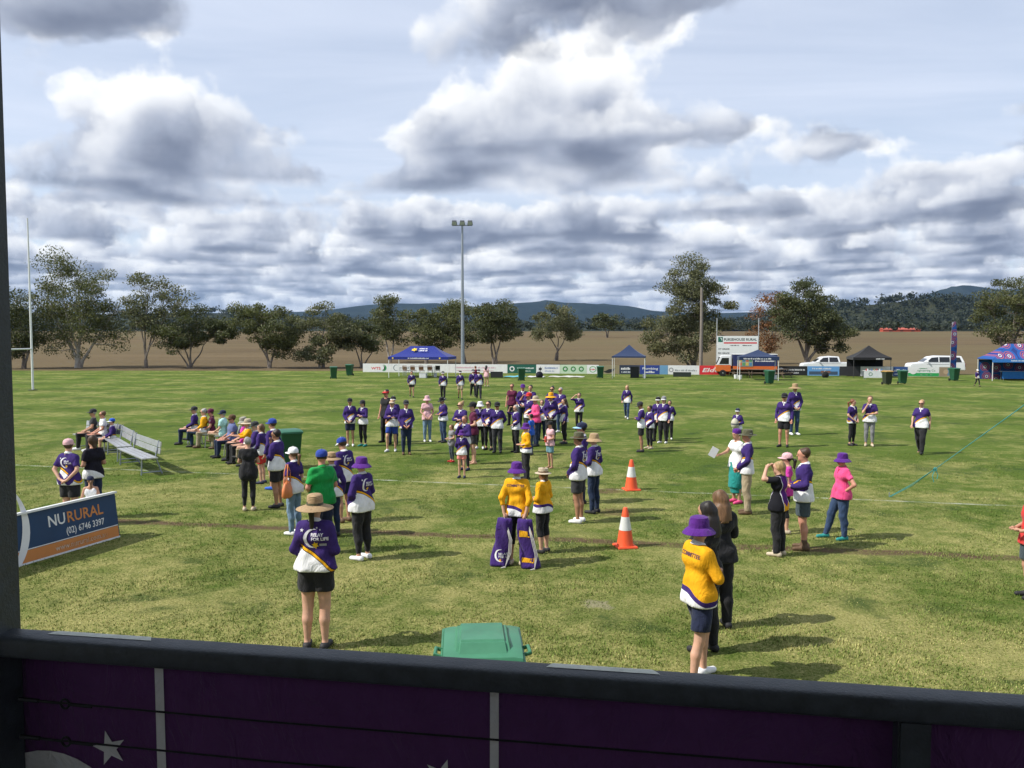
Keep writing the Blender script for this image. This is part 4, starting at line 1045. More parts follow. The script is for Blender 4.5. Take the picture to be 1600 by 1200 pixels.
def person(px, feet, top, face, pose_='relaxed', build='m', shirt='J', bottom=('pants', 'black'), shoes='black', hat=None, hair=('short', 'brown'), skin='l',
           label='', yaw=0, nod=0, glasses=False, group=None, height=None, hem=None, xyz=None, logo=False, lod=None, collar=None):
    """one standing or seated person at the photograph's feet pixel; face: heading in degrees, 0 = towards the camera, -90 = towards the left"""
    p = ground(px, feet) if xyz is None else Vector(xyz); d = p.y
    hat_h = 0.0 if hat is None else {'cap': .03, 'bucket': .03, 'straw': .04, 'wide': .04, 'akubra': .03, 'boater': .01, 'visor': 0, 'bandana': .01}[hat[0]]
    if height is None: height = (feet-top)/(feet-Y0)*CAM_H
    sc = max(0.55, min(1.13, height/(1.70+hat_h)))
    lod = lod or (0.0175 if d < 15.0 else 0.0225 if d < 21 else 0.030 if d < 40 else 0.042)
    yq, nq = int(round(yaw/15)*15), int(round(nod/10)*10)
    jr = random.Random(int(px*7+feet*3+d*100)); wd = jr.uniform(0.89, 1.0)
    root = empty('person', p, math.radians(face+jr.uniform(-7, 7)), label, 'person', group, (sc*wd, sc*jr.uniform(0.95, 1.04), sc))
    bV, bF, P = cached(('body', pose_, build, yq, nq, lod), lambda: build_body(pose_, build, yq, nq, lod))
    def mk_body():
        me = mesh_from('body', np.array(bV, np.float32), bF, skin_mat(SKIN[skin]), True); return me
    link('body', cached(('bodym', pose_, build, yq, nq, lod, skin), mk_body), root)
    # clothes
    kind = shirt if isinstance(shirt, str) else shirt[0]
    sl = {'J': 2.0, 'Js': .75, 'C': 1.55, 'tee': .55, 'polo': .6, 'long': 2.0, 'tank': 0.0, 'dress': .55, 'shirt': .75, 'B': .75}[kind]
    hm = hem if hem is not None else {'dress': .62}.get(kind, .825)
    loose = {'J': .013, 'Js': .013, 'C': .014, 'shirt': .018, 'dress': .018}.get(kind, .010)
    tme = cached(('top', pose_, build, sl, hm, lod, kind == 'tank'), lambda: build_top(pose_, build, sl, lod, hm, loose, kind == 'tank'))
    if kind in ('J', 'Js'): sm = jersey_mat('purple')
    elif kind == 'C': sm = jersey_mat('gold', 0.25, 0.985)
    elif kind == 'B': sm = jersey_mat('black', 0.5, 0.95)
    else: sm = panel_mat() if shirt[1] == 'panel' else cloth(col(shirt[1]))
    if pose_.startswith('sit') and kind in ('J', 'Js', 'C', 'B'): sm = jersey_mat({'C': 'gold', 'B': 'black'}.get(kind, 'purple'), .5, 1.06-.42)
    top_o = link({'dress': 'dress', 'J': 'jersey', 'Js': 'jersey', 'C': 'jersey', 'B': 'jersey'}.get(kind, 'shirt'), with_mat(('top', pose_, build, sl, hm, lod, kind == 'tank'), tme, sm), root)
    if kind in ('J', 'Js', 'C', 'polo', 'shirt') or collar:
        cm = cached(('collar', pose_), lambda: collar_mesh(pose_, build))
        link('collar', with_mat(('collar', pose_), cm, cloth(WHITE if kind in ('J', 'Js', 'C') else BLACK if shirt[1] == 'panel' else col(shirt[1]))), root)
    if bottom:
        bk, bc = bottom
        bme = cached(('bot', pose_, build, bk, lod), lambda: build_bottom(pose_, build, bk, lod))
        link({'short_shorts': 'shorts', 'capri': 'trousers', 'pants': 'trousers'}.get(bk, bk), with_mat(('bot', pose_, build, bk, lod), bme, cloth(col(bc))), root)
    if shoes:
        boot = isinstance(shoes, tuple)
        for i, me in enumerate(cached(('shoe', pose_, boot, lod), lambda: build_shoes(pose_, build, min(lod, .02), boot))):
            link('shoe', with_mat(('shoe', pose_, boot, lod, i), me, plain(col(shoes[0] if boot else shoes), .7)), root)
    # head: eyes, hair, hat, glasses
    HMx = head_M(turn_head(pose(pose_), yq, nq)) @ Matrix.Translation(Vector(P['head'])); hl, hr = HMx.to_translation(), HMx.to_euler()
    def head_part(name, me, parent=root):
        o = link(name, me, parent); o.location = hl; o.rotation_euler = hr; return o
    if d < 60:
        def eyes():
            mb = MB()
            for q in (-1, 1): mb.lathe([(.002, -.006), (.011, -.003), (.011, .003), (.002, .006)], 8, (.031*q, -.088, .006), 1.0, .55)
            mb.box((0, -.094, -.052), (.042, .012, .007)); return mb.mesh('face_features', [plain((.05, .022, .018), .4)])
        head_part('face_features', cached(('eyes',), eyes))
    if hair:
        hme = cached(('hair', hair[0], max(lod, .016)), lambda: build_hair(hair[0], min(max(lod*.75, .012), .02)))
        head_part('hair', with_mat(('hair', hair[0], max(lod, .016)), hme, hair_mat(HAIR[hair[1]])))
    if glasses:
        def gl():
            mb = MB()
            for q in (-1, 1): mb.box((.036*q, -.104, .006), (.056, .010, .036), rz=.22*q); mb.box((.080*q, -.05, .010), (.006, .10, .012))
            return mb.mesh('sunglasses', [plain((.008, .008, .009), .15)])
        head_part('sunglasses', cached(('glasses',), gl))
    if hat:
        hk, c0, c1 = hat
        ho = None
        for i, (nm, me, slot) in enumerate(hat_mesh(hk)):
            cc = c0 if slot == 0 else c1
            mt = straw_mat(col(cc)) if (hk in ('straw', 'wide', 'boater') and slot == 0) else cloth(col(cc))
            mm = with_mat(('hat', hk, i), me, mt)
            if ho is None: ho = head_part('hat', mm)
            else: link(nm, mm, ho)
    if logo and kind in ('J', 'Js', 'C'): back_print(top_o, kind, logo, P)
    return root
def conform(mb_items, shirt_o, name, origin, parent, sgn=1.0):
    """lay flat artwork on the back (sgn 1) or front (-1) of a shirt by dropping each point onto the cloth"""
    me = shirt_o.data; bv = BVHTree.FromPolygons([v.co.copy() for v in me.vertices], [tuple(p.vertices) for p in me.polygons])
    for nm, g, mt in mb_items:
        V = []
        for x, z in g[0]:
            o = Vector((origin[0]-x*sgn, 0.6*sgn, origin[1]+z)); hit = bv.ray_cast(o, Vector((0, -sgn, 0)))
            V.append(((hit[0].x, hit[0].y+.006*sgn, hit[0].z) if hit[0] is not None else (o.x, .1*sgn, o.z)))
        mb = MB(); mb.add(V, g[1]); mb.build(nm, mt, parent)
def back_print(shirt_o, kind, logo, P):
    wm = cloth((.72, .70, .74)); ym = cloth((.80, .50, .02)); gm = cloth((.30, .29, .32))
    dz = P['chest'][2]-1.28
    if kind == 'C':
        tm = text_mesh('COMMITTEE', .058, 1.0, .001); w = text_w(tm)
        conform([('lettering', shift2d(tm, -w/2, 0), cloth((.10, .05, .08)))], shirt_o, 'print', (0, 1.325+dz), shirt_o)
        return
    items = [('crescent_print', crescent2d(0, 0, .105, 65, 300, .36), wm)]
    if logo == 'full':
        items += [('star_print', star2d(-.125, .09, .024), wm), ('star_print', star2d(.045, .115, .014), wm), ('star_print', star2d(.085, .095, .012), wm), ('star_print', star2d(.0, .125, .012), wm)]
        a, b = text_mesh('RELAY', .050, 1.0, .0015), text_mesh('FOR LIFE', .050, 1.0, .0015)
        items += [('lettering', shift2d(a, -.02, .025), wm), ('lettering', shift2d(b, -.015, -.022), wm), ('daffodil_print', star2d(.03, -.075, .042, 6, .2, .55), ym), ('lettering', shift2d(rect2d(.075, -.085, .155, -.058), 0, 0), gm)]
    else:
        a = text_mesh('RELAY', .042, 1.0, .0015), text_mesh('FOR LIFE', .042, 1.0, .0015)
        items += [('lettering', shift2d(a[0], -.02, .02), wm), ('lettering', shift2d(a[1], -.02, -.02), wm), ('daffodil_print', star2d(.03, -.065, .03, 6, .2, .55), ym), ('star_print', star2d(-.10, .09, .02), wm)]
    conform(items, shirt_o, 'print', (.0, 1.265+dz), shirt_o)

# ------------------------------------------------------------------ objects on and round the field
def text_on(parent, body, size, O, U, Vv, mat, name='lettering', spacing=1.0, bold=0.0, center=False, fit=None, shear=0.0):
    tm = text_mesh(body, size, spacing, bold, shear); w = text_w(tm); k = 1.0 if fit is None else fit/w
    g = ([(x*k - (w*k/2 if center else 0), y) for x, y in tm[0]], tm[1])
    mb = MB(); place2d(mb, g, O, U, Vv); return mb.build(name, mat, parent)
def art_on(parent, name, g, O, U, Vv, mat):
    mb = MB(); place2d(mb, g, O, U, Vv); return mb.build(name, mat, parent)
def strokes2d(w, h, seed=1):
    """a line of print too small to read: plain uneven bars in word-like runs, no letters"""
    r = random.Random(seed); V = []; Fc = []; x = 0.0
    while x < w:
        b = h*r.uniform(.25, .55); hh = h*r.uniform(.6, 1.0); b = min(b, w-x); n = len(V)
        V += [(x, 0), (x+b, 0), (x+b, hh), (x, hh)]; Fc.append((n, n+1, n+2, n+3)); x += b+h*(.14 if r.random() < .8 else .5)
    return V, Fc
def strokes_on(parent, O, U, Vv, w, h, mat, seed=1):
    mb = MB(); place2d(mb, strokes2d(w, h, seed), O, U, Vv); return mb.build('small_print', mat, parent)
X1, Z1 = Vector((1, 0, 0)), Vector((0, 0, 1))
white_p = plain((.72, .73, .72), .5, 0, .06); alum = plain((.55, .56, .57), .38, .75, .08); galv = plain((.30, .33, .36), .5, .6, .1)

# rugby posts
gp = empty('goal_posts', ground(50, 610), math.radians(-9.6), 'tall white rugby goal posts with crossbar at the left', 'goal posts')
for s in (0, -5.5):
    MB().tube([(0, s, 0), (0, s, 3.2), (0, s, 11.6)], [.075, .07, .05], 12).build('upright', white_p, gp, smooth=True)
    MB().lathe([(.30, .004), (.28, .05), (.12, .07)], 14, (0, s, 0)).build('ground_sleeve', plain((.05, .06, .03), .9), gp)
MB().tube([(0, 0, 2.82), (0, -5.5, 2.82)], .055, 10).build('crossbar', white_p, gp, smooth=True)

# floodlight pole behind the boards
fp = empty('floodlight_pole', at(723, 88), 0, 'tall grey floodlight pole with three lamps behind the sign fence', 'light pole')
zt = zat(354, 88)
MB().tube([(0, 0, 0), (0, 0, 1.2), (0, 0, zt)], [.22, .20, .10], 12).build('pole', galv, fp, smooth=True)
MB().box((0, 0, zt), (2.1, .10, .10)).build('crossarm', galv, fp)
for x in (-.82, 0, .82):
    M = Matrix.Rotation(math.radians(35), 3, 'X')
    l = MB().box((x, -.15, zt+.26), (.56, .30, .44), M=M, taper=.8).build('lamp', plain((.10, .11, .12), .5, .3), fp)
    MB().box(Vector((x, -.15, zt+.26))+M @ Vector((0, -.153, 0)), (.46, .012, .36), M=M).build('lamp_glass', plain((.45, .47, .48), .15), l)
    MB().box((x, 0, zt+.08), (.08, .08, .16)).build('bracket', galv, fp)

# timber power pole
up = empty('power_pole', at(1095, 90), 0, 'weathered timber power pole in front of the tall gum', 'pole')
MB().tube([(0, 0, 0), (.03, 0, 4.5), (0, 0, zat(450, 90))], [.20, .17, .14], 10).build('pole', plain((.20, .175, .15), .9, 0, .2, 3.0), up, smooth=True)

# sign fence round the field
BA = Vector((-15.2, 85.0, 0)); BU = Vector((.984, -.179, 0)).normalized(); BANG = math.atan2(BU.y, BU.x)
def board_s(px):
    k = (px-800)/F_PX; return (k*BA.y-BA.x)/(BU.x-k*BU.y)
P_ = lambda c, r=.45: plain(c, r, 0, .08, 3.0)
def board(x0, x1, colr, label, deco=None, h=.86):
    s0, s1 = board_s(x0), board_s(x1); w = s1-s0-.015
    r = empty('sign_board', BA+BU*s0, BANG, label, 'sign board', 'advertising boards along the far fence')
    MB().box((w/2, 0, .06+h/2), (w, .03, h)).build('panel', P_(colr), r)
    for x in (.08, w-.08): MB().box((x, .05, h/2), (.05, .05, h)).build('post', galv, r)
    if deco:
        def T(body, x, z, size, c, fit=None, bold=.002, name='lettering', shear=0.0): return text_on(r, body, size, (x*w, -.019, .06+z*h), X1, Z1, P_(c), name, 1.0, bold, False, None if fit is None else fit*w, shear)
        def A(name, g, c, dz=0.0): return art_on(r, name, g, (0, -.019-dz, .06), X1, Z1, P_(c))
        T.line = lambda x, z, size, c, fit: strokes_on(r, (x*w, -.019, .06+z*h), X1, Z1, fit*w, size*.68, P_(c), int(x0*7+z*100))
        deco(w, h, T, A)
    return r
K, Wt, Rd, Gn, Bl = (.02, .02, .022), (.72, .72, .72), (.60, .03, .04), (.03, .28, .08), (.03, .06, .30)
def d_wts(w, h, T, A): T('WTS', .30, .30, .36, Rd, .32, .01); A('swirl', crescent2d(w*.72, h*.5, h*.38, -120, 100, .5), Gn); A('swirl', crescent2d(w*.70, h*.5, h*.28, -120, 100, .5), K, .002)
def d_cc(w, h, T, A): A('emblem', crescent2d(w*.16, h*.52, h*.36, 40, 320, .25), (.12, .16, .18)); T.line(.27, .44, .22, (.25, .27, .30), .5); T.line(.27, .2, .16, (.35, .37, .40), .4)
def d_pink(w, h, T, A): T.line(.1, .52, .24, (.62, .34, .42), .7); T.line(.12, .2, .16, (.60, .42, .48), .65)
def d_grn(w, h, T, A): A('emblem', disc2d(w*.16, h*.5, h*.30, 16, h*.17), Wt); T.line(.34, .50, .24, (.62, .66, .62), .58); T.line(.36, .2, .16, (.5, .55, .5), .45)
def d_blu(w, h, T, A): T.line(.36, .52, .26, (.16, .22, .42), .55); T.line(.36, .2, .2, (.3, .35, .5), .4); A('emblem', star2d(w*.17, h*.5, h*.30, 6), K)
def d_leaf(w, h, T, A):
    for k in range(3): A('emblem', disc2d(w*(.2+.3*k), h*.52, h*.30, 18, 0), (.05, .22, .06)); A('emblem_mark', disc2d(w*(.2+.3*k), h*.52, h*.14, 12, h*.06), Wt, .002)
def d_logo(w, h, T, A): A('emblem', disc2d(w*.5, h*.5, h*.36, 20, h*.28, 1.1), (.12, .38, .14)); T.line(.28, .42, .2, Rd, .42)
def d_tan(w, h, T, A): A('swoosh', crescent2d(w*.45, h*.95, h*.85, 230, 340, .5), K)
def d_ham(w, h, T, A): T.line(.08, .48, .34, Wt, .8); T.line(.1, .14, .24, (.55, .58, .62), .75)
def d_plum(w, h, T, A): T('Plumbing', .12, .52, .3, Wt, .8, .004); T.line(.25, .14, .3, Wt, .5)
def d_cant(w, h, T, A): T.line(.22, .36, .26, (.28, .30, .32), .7); A('emblem', disc2d(w*.1, h*.5, h*.26, 14, h*.15), (.3, .3, .32))
def d_eld(w, h, T, A): T('Elders', .08, .30, .52, Wt, .84, .012, 'lettering', .25)
def d_blk(w, h, T, A): A('emblem', crescent2d(w*.12, h*.45, h*.36, 10, 170, .5), Wt); T.line(.3, .52, .22, (.6, .6, .6), .62); T.line(.32, .2, .2, (.5, .5, .5), .4)
def d_sky(w, h, T, A): A('picture', rect2d(w*.05, h*.1, w*.95, h*.45), (.05, .08, .13)); A('picture', rect2d(w*.42, h*.30, w*.72, h*.52), (.20, .09, .05), .002); T.line(.15, .68, .2, Wt, .6)
def d_qe(w, h, T, A):
    A('ground_band', rect2d(0.01, 0.02, w-.01, h*.36), (.03, .34, .09)); T('ngineering Co', .30, .52, .26, (.05, .25, .10), .58); T.line(.36, .78, .16, (.05, .25, .10), .26); T.line(.4, .12, .18, Wt, .4)
    A('emblem', disc2d(w*.17, h*.58, h*.36, 18), Wt, .001); T('Q', .09, .52, .42, (.02, .22, .08), None, .01); T('E', .2, .22, .40, (.02, .22, .08), None, .01)
def d_pic(w, h, T, A): A('picture', rect2d(w*.05, h*.1, w*.5, h*.9), (.30, .22, .14)); A('picture', rect2d(w*.5, h*.1, w*.95, h*.9), (.12, .22, .30)); A('picture', disc2d(w*.4, h*.5, h*.25, 12), (.45, .33, .22), .002)
for x0, x1, c, lb, dc in [
    (567, 612, Wt, 'white board with red lettering and green swirl, leftmost of the fence', d_wts), (612, 657, Wt, 'white board with grey crescent emblem behind the brown chairs', d_cc),
    (657, 702, Wt, 'blank white board behind the right half of the blue marquee', None), (702, 793, Wt, 'long white board with faint pink lettering right of the blue marquee', d_pink),
    (793, 838, (.015, .10, .07), 'dark green board with a white ring emblem', d_grn), (838, 875, Wt, 'white board with blue lettering and a black star emblem', d_blu),
    (875, 917, (.50, .62, .46), 'pale green board with three round emblems', d_leaf), (917, 936, Wt, 'narrow white board with a green oval emblem', d_logo), (936, 968, (.26, .22, .13), 'tan board with a black swoosh left of the small navy gazebo', d_tan),
    (968, 1000, (.03, .04, .07), 'dark board with white lettering inside the small navy gazebo', d_ham), (1000, 1031, (.025, .05, .24), 'blue plumbing board with white number', d_plum),
    (1031, 1044, (.14, .30, .48), 'narrow light blue board between the blue and white boards', None), (1044, 1093, Wt, 'white board with grey capital lettering left of the red board', d_cant),
    (1093, 1140, Rd, 'red board with white script lettering beside the food truck', d_eld), (1140, 1215, K, 'black board mostly hidden behind the food truck', None),
    (1215, 1262, (.015, .016, .018), 'black board with white horn emblem right of the food truck', d_blk), (1262, 1312, (.12, .30, .58), 'sky blue picture board below the white ute', d_sky),
    (1312, 1345, (.03, .03, .035), 'black board at the left leg of the black gazebo', None), (1345, 1396, Wt, 'plain white board behind the black gazebo table', None), (1396, 1419, (.025, .07, .22), 'dark blue board between the black gazebo and the green lettered board', d_ham),
    (1419, 1468, Wt, 'white and green engineering board with a large round emblem', d_qe), (1468, 1494, (.33, .27, .2), 'brown picture board left of the patterned marquee', d_pic)]:
    board(x0, x1, c, lb, dc)

# wheelie bins
bin_g = plain((.018, .085, .045), .5, 0, .12, 6.0); bin_lid = plain((.022, .115, .062), .42, 0, .12, 6.0); bin_d = plain((.035, .045, .03), .55); rub = plain((.012, .012, .012), .8)
def wheelie(label, p, rz, lidm=bin_lid, bodym=bin_g, sc=1.0, lean=0.0, detail=False):
    r = empty('wheelie_bin', p, rz, label, 'bin', 'green wheelie bins', sc)
    mb = MB(); V = []
    for z, w, d, y in ((.06, .40, .44, .02), (.14, .45, .48, .01), (.95, .56, .64, 0), (.98, .585, .68, 0), (1.0, .585, .68, 0)):
        V += [(-w/2, y-d/2, z), (w/2, y-d/2, z), (w/2, y+d/2, z), (-w/2, y+d/2, z)]
    Fc = [(3, 2, 1, 0), (16, 17, 18, 19)] + [(4*i+k, 4*i+(k+1) % 4, 4*i+4+(k+1) % 4, 4*i+4+k) for i in range(4) for k in range(4)]
    mb.add(V, Fc); mb.build('bin_body', bodym, r, bevel=.012, smooth=True)
    mb = MB(); n = 8; V = []
    prof = [(-.37, 1.0), (-.365, 1.035), (-.30, 1.062), (0, 1.085), (.25, 1.075), (.36, 1.05), (.39, 1.005)]
    for y, z in prof: V += [(-.30, y, z-.012), (-.24, y, z), (.24, y, z), (.30, y, z-.012)]
    Fc = [(4*i+k, 4*i+4+k, 4*i+5+k, 4*i+1+k) for i in range(len(prof)-1) for k in range(3)]
    b = len(V); V += [(-.30, -.37, .985), (.30, -.37, .985), (.30, .39, .985), (-.30, .39, .985)]
    Fc += [(0, 1, 2, 3, b+1, b), (4*(len(prof)-1)+3, 4*(len(prof)-1)+2, 4*(len(prof)-1)+1, 4*(len(prof)-1), b+3, b+2), tuple([4*i for i in range(len(prof))][::-1]+[b, b+3]), tuple([4*i+3 for i in range(len(prof))]+[b+2, b+1]), (b, b+1, b+2, b+3)]
    mb.add(V, Fc); mb.build('lid', lidm, r, smooth=True)
    for q in (-1, 1):
        w = MB().tube([(.25*q-.03, .27, .10), (.25*q+.03, .27, .10)], .10, 14).build('wheel', rub, r, smooth=True)
        MB().box((.24*q, .41, .96), (.035, .12, .10)).build('hinge', bodym, r)
    MB().tube([(-.25, .45, .985), (.25, .45, .985)], .016, 8).build('handle', bodym, r)
    if detail:
        for q in (-1, 1): MB().tube([(q*.30, .06, 1.0), (q*.36, .06, 1.02), (q*.365, .20, 1.02), (q*.30, .20, 1.0)], .016, 8).build('grip', lidm, r, smooth=True)
        rim = [(-.31, -.385, 1.0), (.31, -.385, 1.0), (.31, .40, 1.0), (-.31, .40, 1.0), (-.31, -.385, 1.0)]; MB().tube(rim, .018, 8).build('lid_rim', lidm, r, smooth=True)
        hp = MB(); V = []
        for y, z, w in ((-.30, 1.055, .40), (-.22, 1.115, .37), (.22, 1.135, .37), (.31, 1.06, .40)): V += [(-w/2-.03, y, z-.05), (-w/2, y, z), (w/2, y, z), (w/2+.03, y, z-.05)]
        hp.add(V, [(4*i+k, 4*i+4+k, 4*i+5+k, 4*i+1+k) for i in range(3) for k in range(3)]); hp.build('lid_hump', lidm, r, bevel=.02, smooth=True)
    return r
for px, py, rz, lb, dk in [(521, 592, .3, 'green wheelie bin, nearer of the two left of the sign fence', 0), (546, 587, -.2, 'green wheelie bin, farther of the two left of the sign fence', 0), (815, 595, .1, 'green wheelie bin in front of the dark green board', 0),
                           (938, 591, 0., 'green wheelie bin in front of the tan board', 0), (1203, 600, .2, 'green wheelie bin standing before the food truck', 0), (1387, 601, .1, 'dark bin with tan lid right of the black gazebo', 1),
                           (1411, 600, -.1, 'green wheelie bin right of the tan-lidded bin', 0), (1492, 595, .2, 'green wheelie bin at the left corner of the patterned marquee', 0), (450, 732, .5, 'green wheelie bin behind the seated row of people', 0)]:
    wheelie(lb, ground(px, py), rz, plain((.42, .26, .08), .5) if dk else bin_lid, bin_d if dk else bin_g)
wheelie('large green bin lid just below the rail in the foreground', (-.25, 6.85, 0), math.pi+.06, plain((.050, .19, .105), .4, 0, .18, 5.0), bin_g, 1.06, detail=True)

# marquees
def marquee(label, c, w, d, rz, eave, peak, ridge, fab, legm=white_p, val=.24, back=None, name='marquee', curve=.10):
    r = empty(name, c, rz, label, 'marquee')
    n = 6; V = []
    for i in range(n+1):
        q = i/n; s = q + 0*curve; zz = eave+(peak-eave)*(q**1.0-curve*math.sin(math.pi*q)); hw = w/2*(1-q)+ridge/2*q; hd = d/2*(1-q)+.02*q
        V += [(-hw, -hd, zz), (hw, -hd, zz), (hw, hd, zz), (-hw, hd, zz)]
    Fc = [(4*i+k, 4*i+(k+1) % 4, 4*i+4+(k+1) % 4, 4*i+4+k) for i in range(n) for k in range(4)] + [(4*n, 4*n+1, 4*n+2, 4*n+3)]
    o = link('canopy', mesh_from('canopy', V, Fc, fab), r)
    mb = MB(); e = .012
    for (x0, y0, x1, y1) in ((-w/2, -d/2, w/2, -d/2), (w/2, -d/2, w/2, d/2), (w/2, d/2, -w/2, d/2), (-w/2, d/2, -w/2, -d/2)):
        cx, cy = (x0+x1)/2, (y0+y1)/2; mb.box((cx, cy, eave-val/2+.004), (abs(x1-x0)+e, abs(y1-y0)+e, val))
    mb.build('valance', fab, r)
    for x in (-w/2+.05, w/2-.05):
        for y in (-d/2+.05, d/2-.05): MB().box((x, y, (eave-.02)/2), (.045, .045, eave-.02)).build('leg', legm, r)
    if back is not None: MB().box((0, d/2-.03, (eave-.1)/2), (w-.12, .015, eave-.12)).build('back_wall', back, r)
    return r
blue_f = cloth((.020, .032, .20), .1); navy_f = cloth((.022, .038, .090), .1); black_f = cloth((.018, .018, .020), .1)
mq = marquee('blue marquee with a yellow daffodil emblem at the far left', (-8.05, 75.2, 0), 5.5, 3.0, BANG, 1.86, 2.80, 2.2, blue_f)
slope = Vector((0, 1.48, .94)).normalized(); O = Vector((0, -1.52, 1.86))
for g, c, nm in ((star2d(0, 0, .30, 6, .2, .5), (.80, .58, .02), 'daffodil_print'), (disc2d(0, 0, .11, 12), (.80, .42, .02), 'daffodil_centre')):
    art_on(mq, nm, g, O+slope*1.02+Vector((-.55, -.05 if nm[-1] == 'e' else -.04, .09)), X1, slope, P_(c))
strokes_on(mq, O+slope*1.08+Vector((-.10, -.045, .09)), X1, slope, .75, .17, P_(Wt), 3); strokes_on(mq, O+slope*.80+Vector((-.10, -.055, .075)), X1, slope, .80, .17, P_(Wt), 4)
strokes_on(mq, (-.9, -1.525, 1.70), X1, Z1, 1.9, .10, P_(Wt), 5)
art_on(mq, 'daffodil_print', star2d(-2.3, 1.75, .10, 6, 0, .5), (0, -1.525, 0), X1, Z1, P_((.8, .6, .1))); art_on(mq, 'daffodil_print', star2d(2.0, 1.75, .10, 6, 0, .5), (0, -1.525, 0), X1, Z1, P_((.8, .6, .1)))
marquee('small navy gazebo standing alone right of centre', at(983, 74.5), 2.9, 2.9, BANG, 1.92, 2.92, .05, navy_f, val=.12, name='gazebo')
gz = marquee('navy gazebo with white lettering in front of the food truck', at(1184, 70.5), 3.2, 2.2, BANG, 1.98, 2.55, .05, navy_f, val=.30, name='gazebo')
strokes_on(gz, (-1.25, -1.115, 1.76), X1, Z1, 2.2, .12, P_(Wt), 6)
gz = marquee('black gazebo with dark back wall between the two white vehicles', at(1357, 75.5), 3.2, 2.9, BANG, 1.80, 2.85, .05, black_f, plain((.05, .05, .05), .6), .22, black_f, 'gazebo')
strokes_on(gz, (.3, -1.47, 1.63), X1, Z1, .7, .12, P_(Wt), 7)
# patterned marquee: dot-painting style rings
def ring_mat():
    m, t, b = mat_base('dot_painted_cloth'); setp(b, .85, 0, .15)
    tc = t.node('ShaderNodeTexCoord'); O_ = tc.outputs['Object']; x, y, z = t.xyz(O_)
    vo = t.node('ShaderNodeTexVoronoi', voronoi_dimensions='2D'); t.put(vo.inputs['Vector'], t.cxyz(x, z, 0.0)); vo.inputs['Scale'].default_value = 1.05; vo.inputs['Randomness'].default_value = 0.35
    dd = vo.outputs['Distance']
    c = t.ramp(dd, [(0.0, (.02, .03, .12)), (.07, (.55, .5, .5)), (.14, (.02, .04, .22)), (.22, (.50, .13, .05)), (.27, (.03, .05, .22)), (.36, (.40, .10, .06)), (.40, (.02, .08, .28)), (.60, (.02, .04, .16))], 'CONSTANT')
    n = t.noise(O_, 30.0, 2, .5); t.put(b.inputs['Base Color'], t.vm('SCALE', c, sc=t.rng(n, .3, .7, .75, 1.25)))
    return m
rm = ring_mat(); ltb = cloth((.035, .17, .48), .1)
mq = marquee('large patterned marquee with painted rings at the right edge', (43.2, 70.0, 0), 6.6, 3.4, BANG, 1.80, 3.05, 3.3, rm, white_p, .05, rm, curve=.05)
for y in (-1.72,): MB().box((0, y, 1.68), (6.64, .02, .30)).build('front_valance', ltb, mq)
strokes_on(mq, (-1.9, -1.735, 1.62), X1, Z1, 3.9, .12, P_((.6, .68, .75)), 8)
mb = MB()
for k in range(10): mb.add([(-.1+.22*k, -1.70, 1.50-.04*math.sin(k*.6)), (.08+.22*k, -1.70, 1.50-.04*math.sin(k*.6)), (-.01+.22*k, -1.70, 1.34-.04*math.sin(k*.6))], [(0, 1, 2)])
mb.build('bunting', P_(Wt), mq)
for x in (-1.6, 1.1):
    tb = empty('trestle_table', mq.matrix_world @ Vector((0, 0, 0)), 0); bpy.data.objects.remove(tb)
def table(label, p, rz, w=1.8, d=.75, h=.74, clothm=None, legs=True, grp=None):
    r = empty('trestle_table', p, rz, label, 'table', grp)
    MB().box((0, 0, h), (w, d, .035)).build('tabletop', plain((.45, .44, .42), .6), r)
    for x in (-w/2+.12, w/2-.12):
        for y in (-d/2+.08, d/2-.08): MB().box((x, y, h/2), (.035, .035, h)).build('leg', galv, r)
    if clothm is not None:
        mb = MB(); mb.box((0, 0, h+.022), (w+.03, d+.03, .006)); mb.box((0, -d/2-.018, h/2+.07), (w+.03, .006, h-.14)); mb.build('table_cover', clothm, r)
    return r
c, s_ = math.cos(BANG), math.sin(BANG)
def near(o, x, y): return Vector((o[0]+c*x-s_*y, o[1]+s_*x+c*y, 0))
table('blue covered table, left one inside the patterned marquee', near((43.2, 70.0), -1.0, -.2), BANG, 2.2, .7, .74, ltb); table('blue covered table, right one inside the patterned marquee', near((43.2, 70.0), 1.9, -.2), BANG, 1.8, .7, .74, ltb)
tb = table('white covered table with round emblem before the black gazebo', ground(1366, 592.5), BANG, 1.75, .7, .72, cloth((.62, .64, .64), .08))
art_on(tb, 'emblem_print', disc2d(-.35, .45, .17, 14, .10), (0, -.375, 0), X1, Z1, P_((.18, .28, .22)))
# small goods along the tables
rg = np.random.default_rng(12)
for k in range(7):
    cc = [(.5, .06, .05), (.6, .6, .58), (.05, .12, .3), (.45, .3, .1)][k % 4]; p = tb.location + Vector((-.7+.23*k, rg.uniform(-.15, .15), .745))
    o = MB().lathe([(.04, 0), (.045, .09), (.03, .13), (.015, .17)], 8).build('jar', P_(cc), None, loc=p); tag(o, ['red', 'white', 'blue', 'tan', 'second red', 'second white', 'second blue'][k]+' jar from the left on the white covered gazebo table', 'jar', 'jars on the gazebo table')

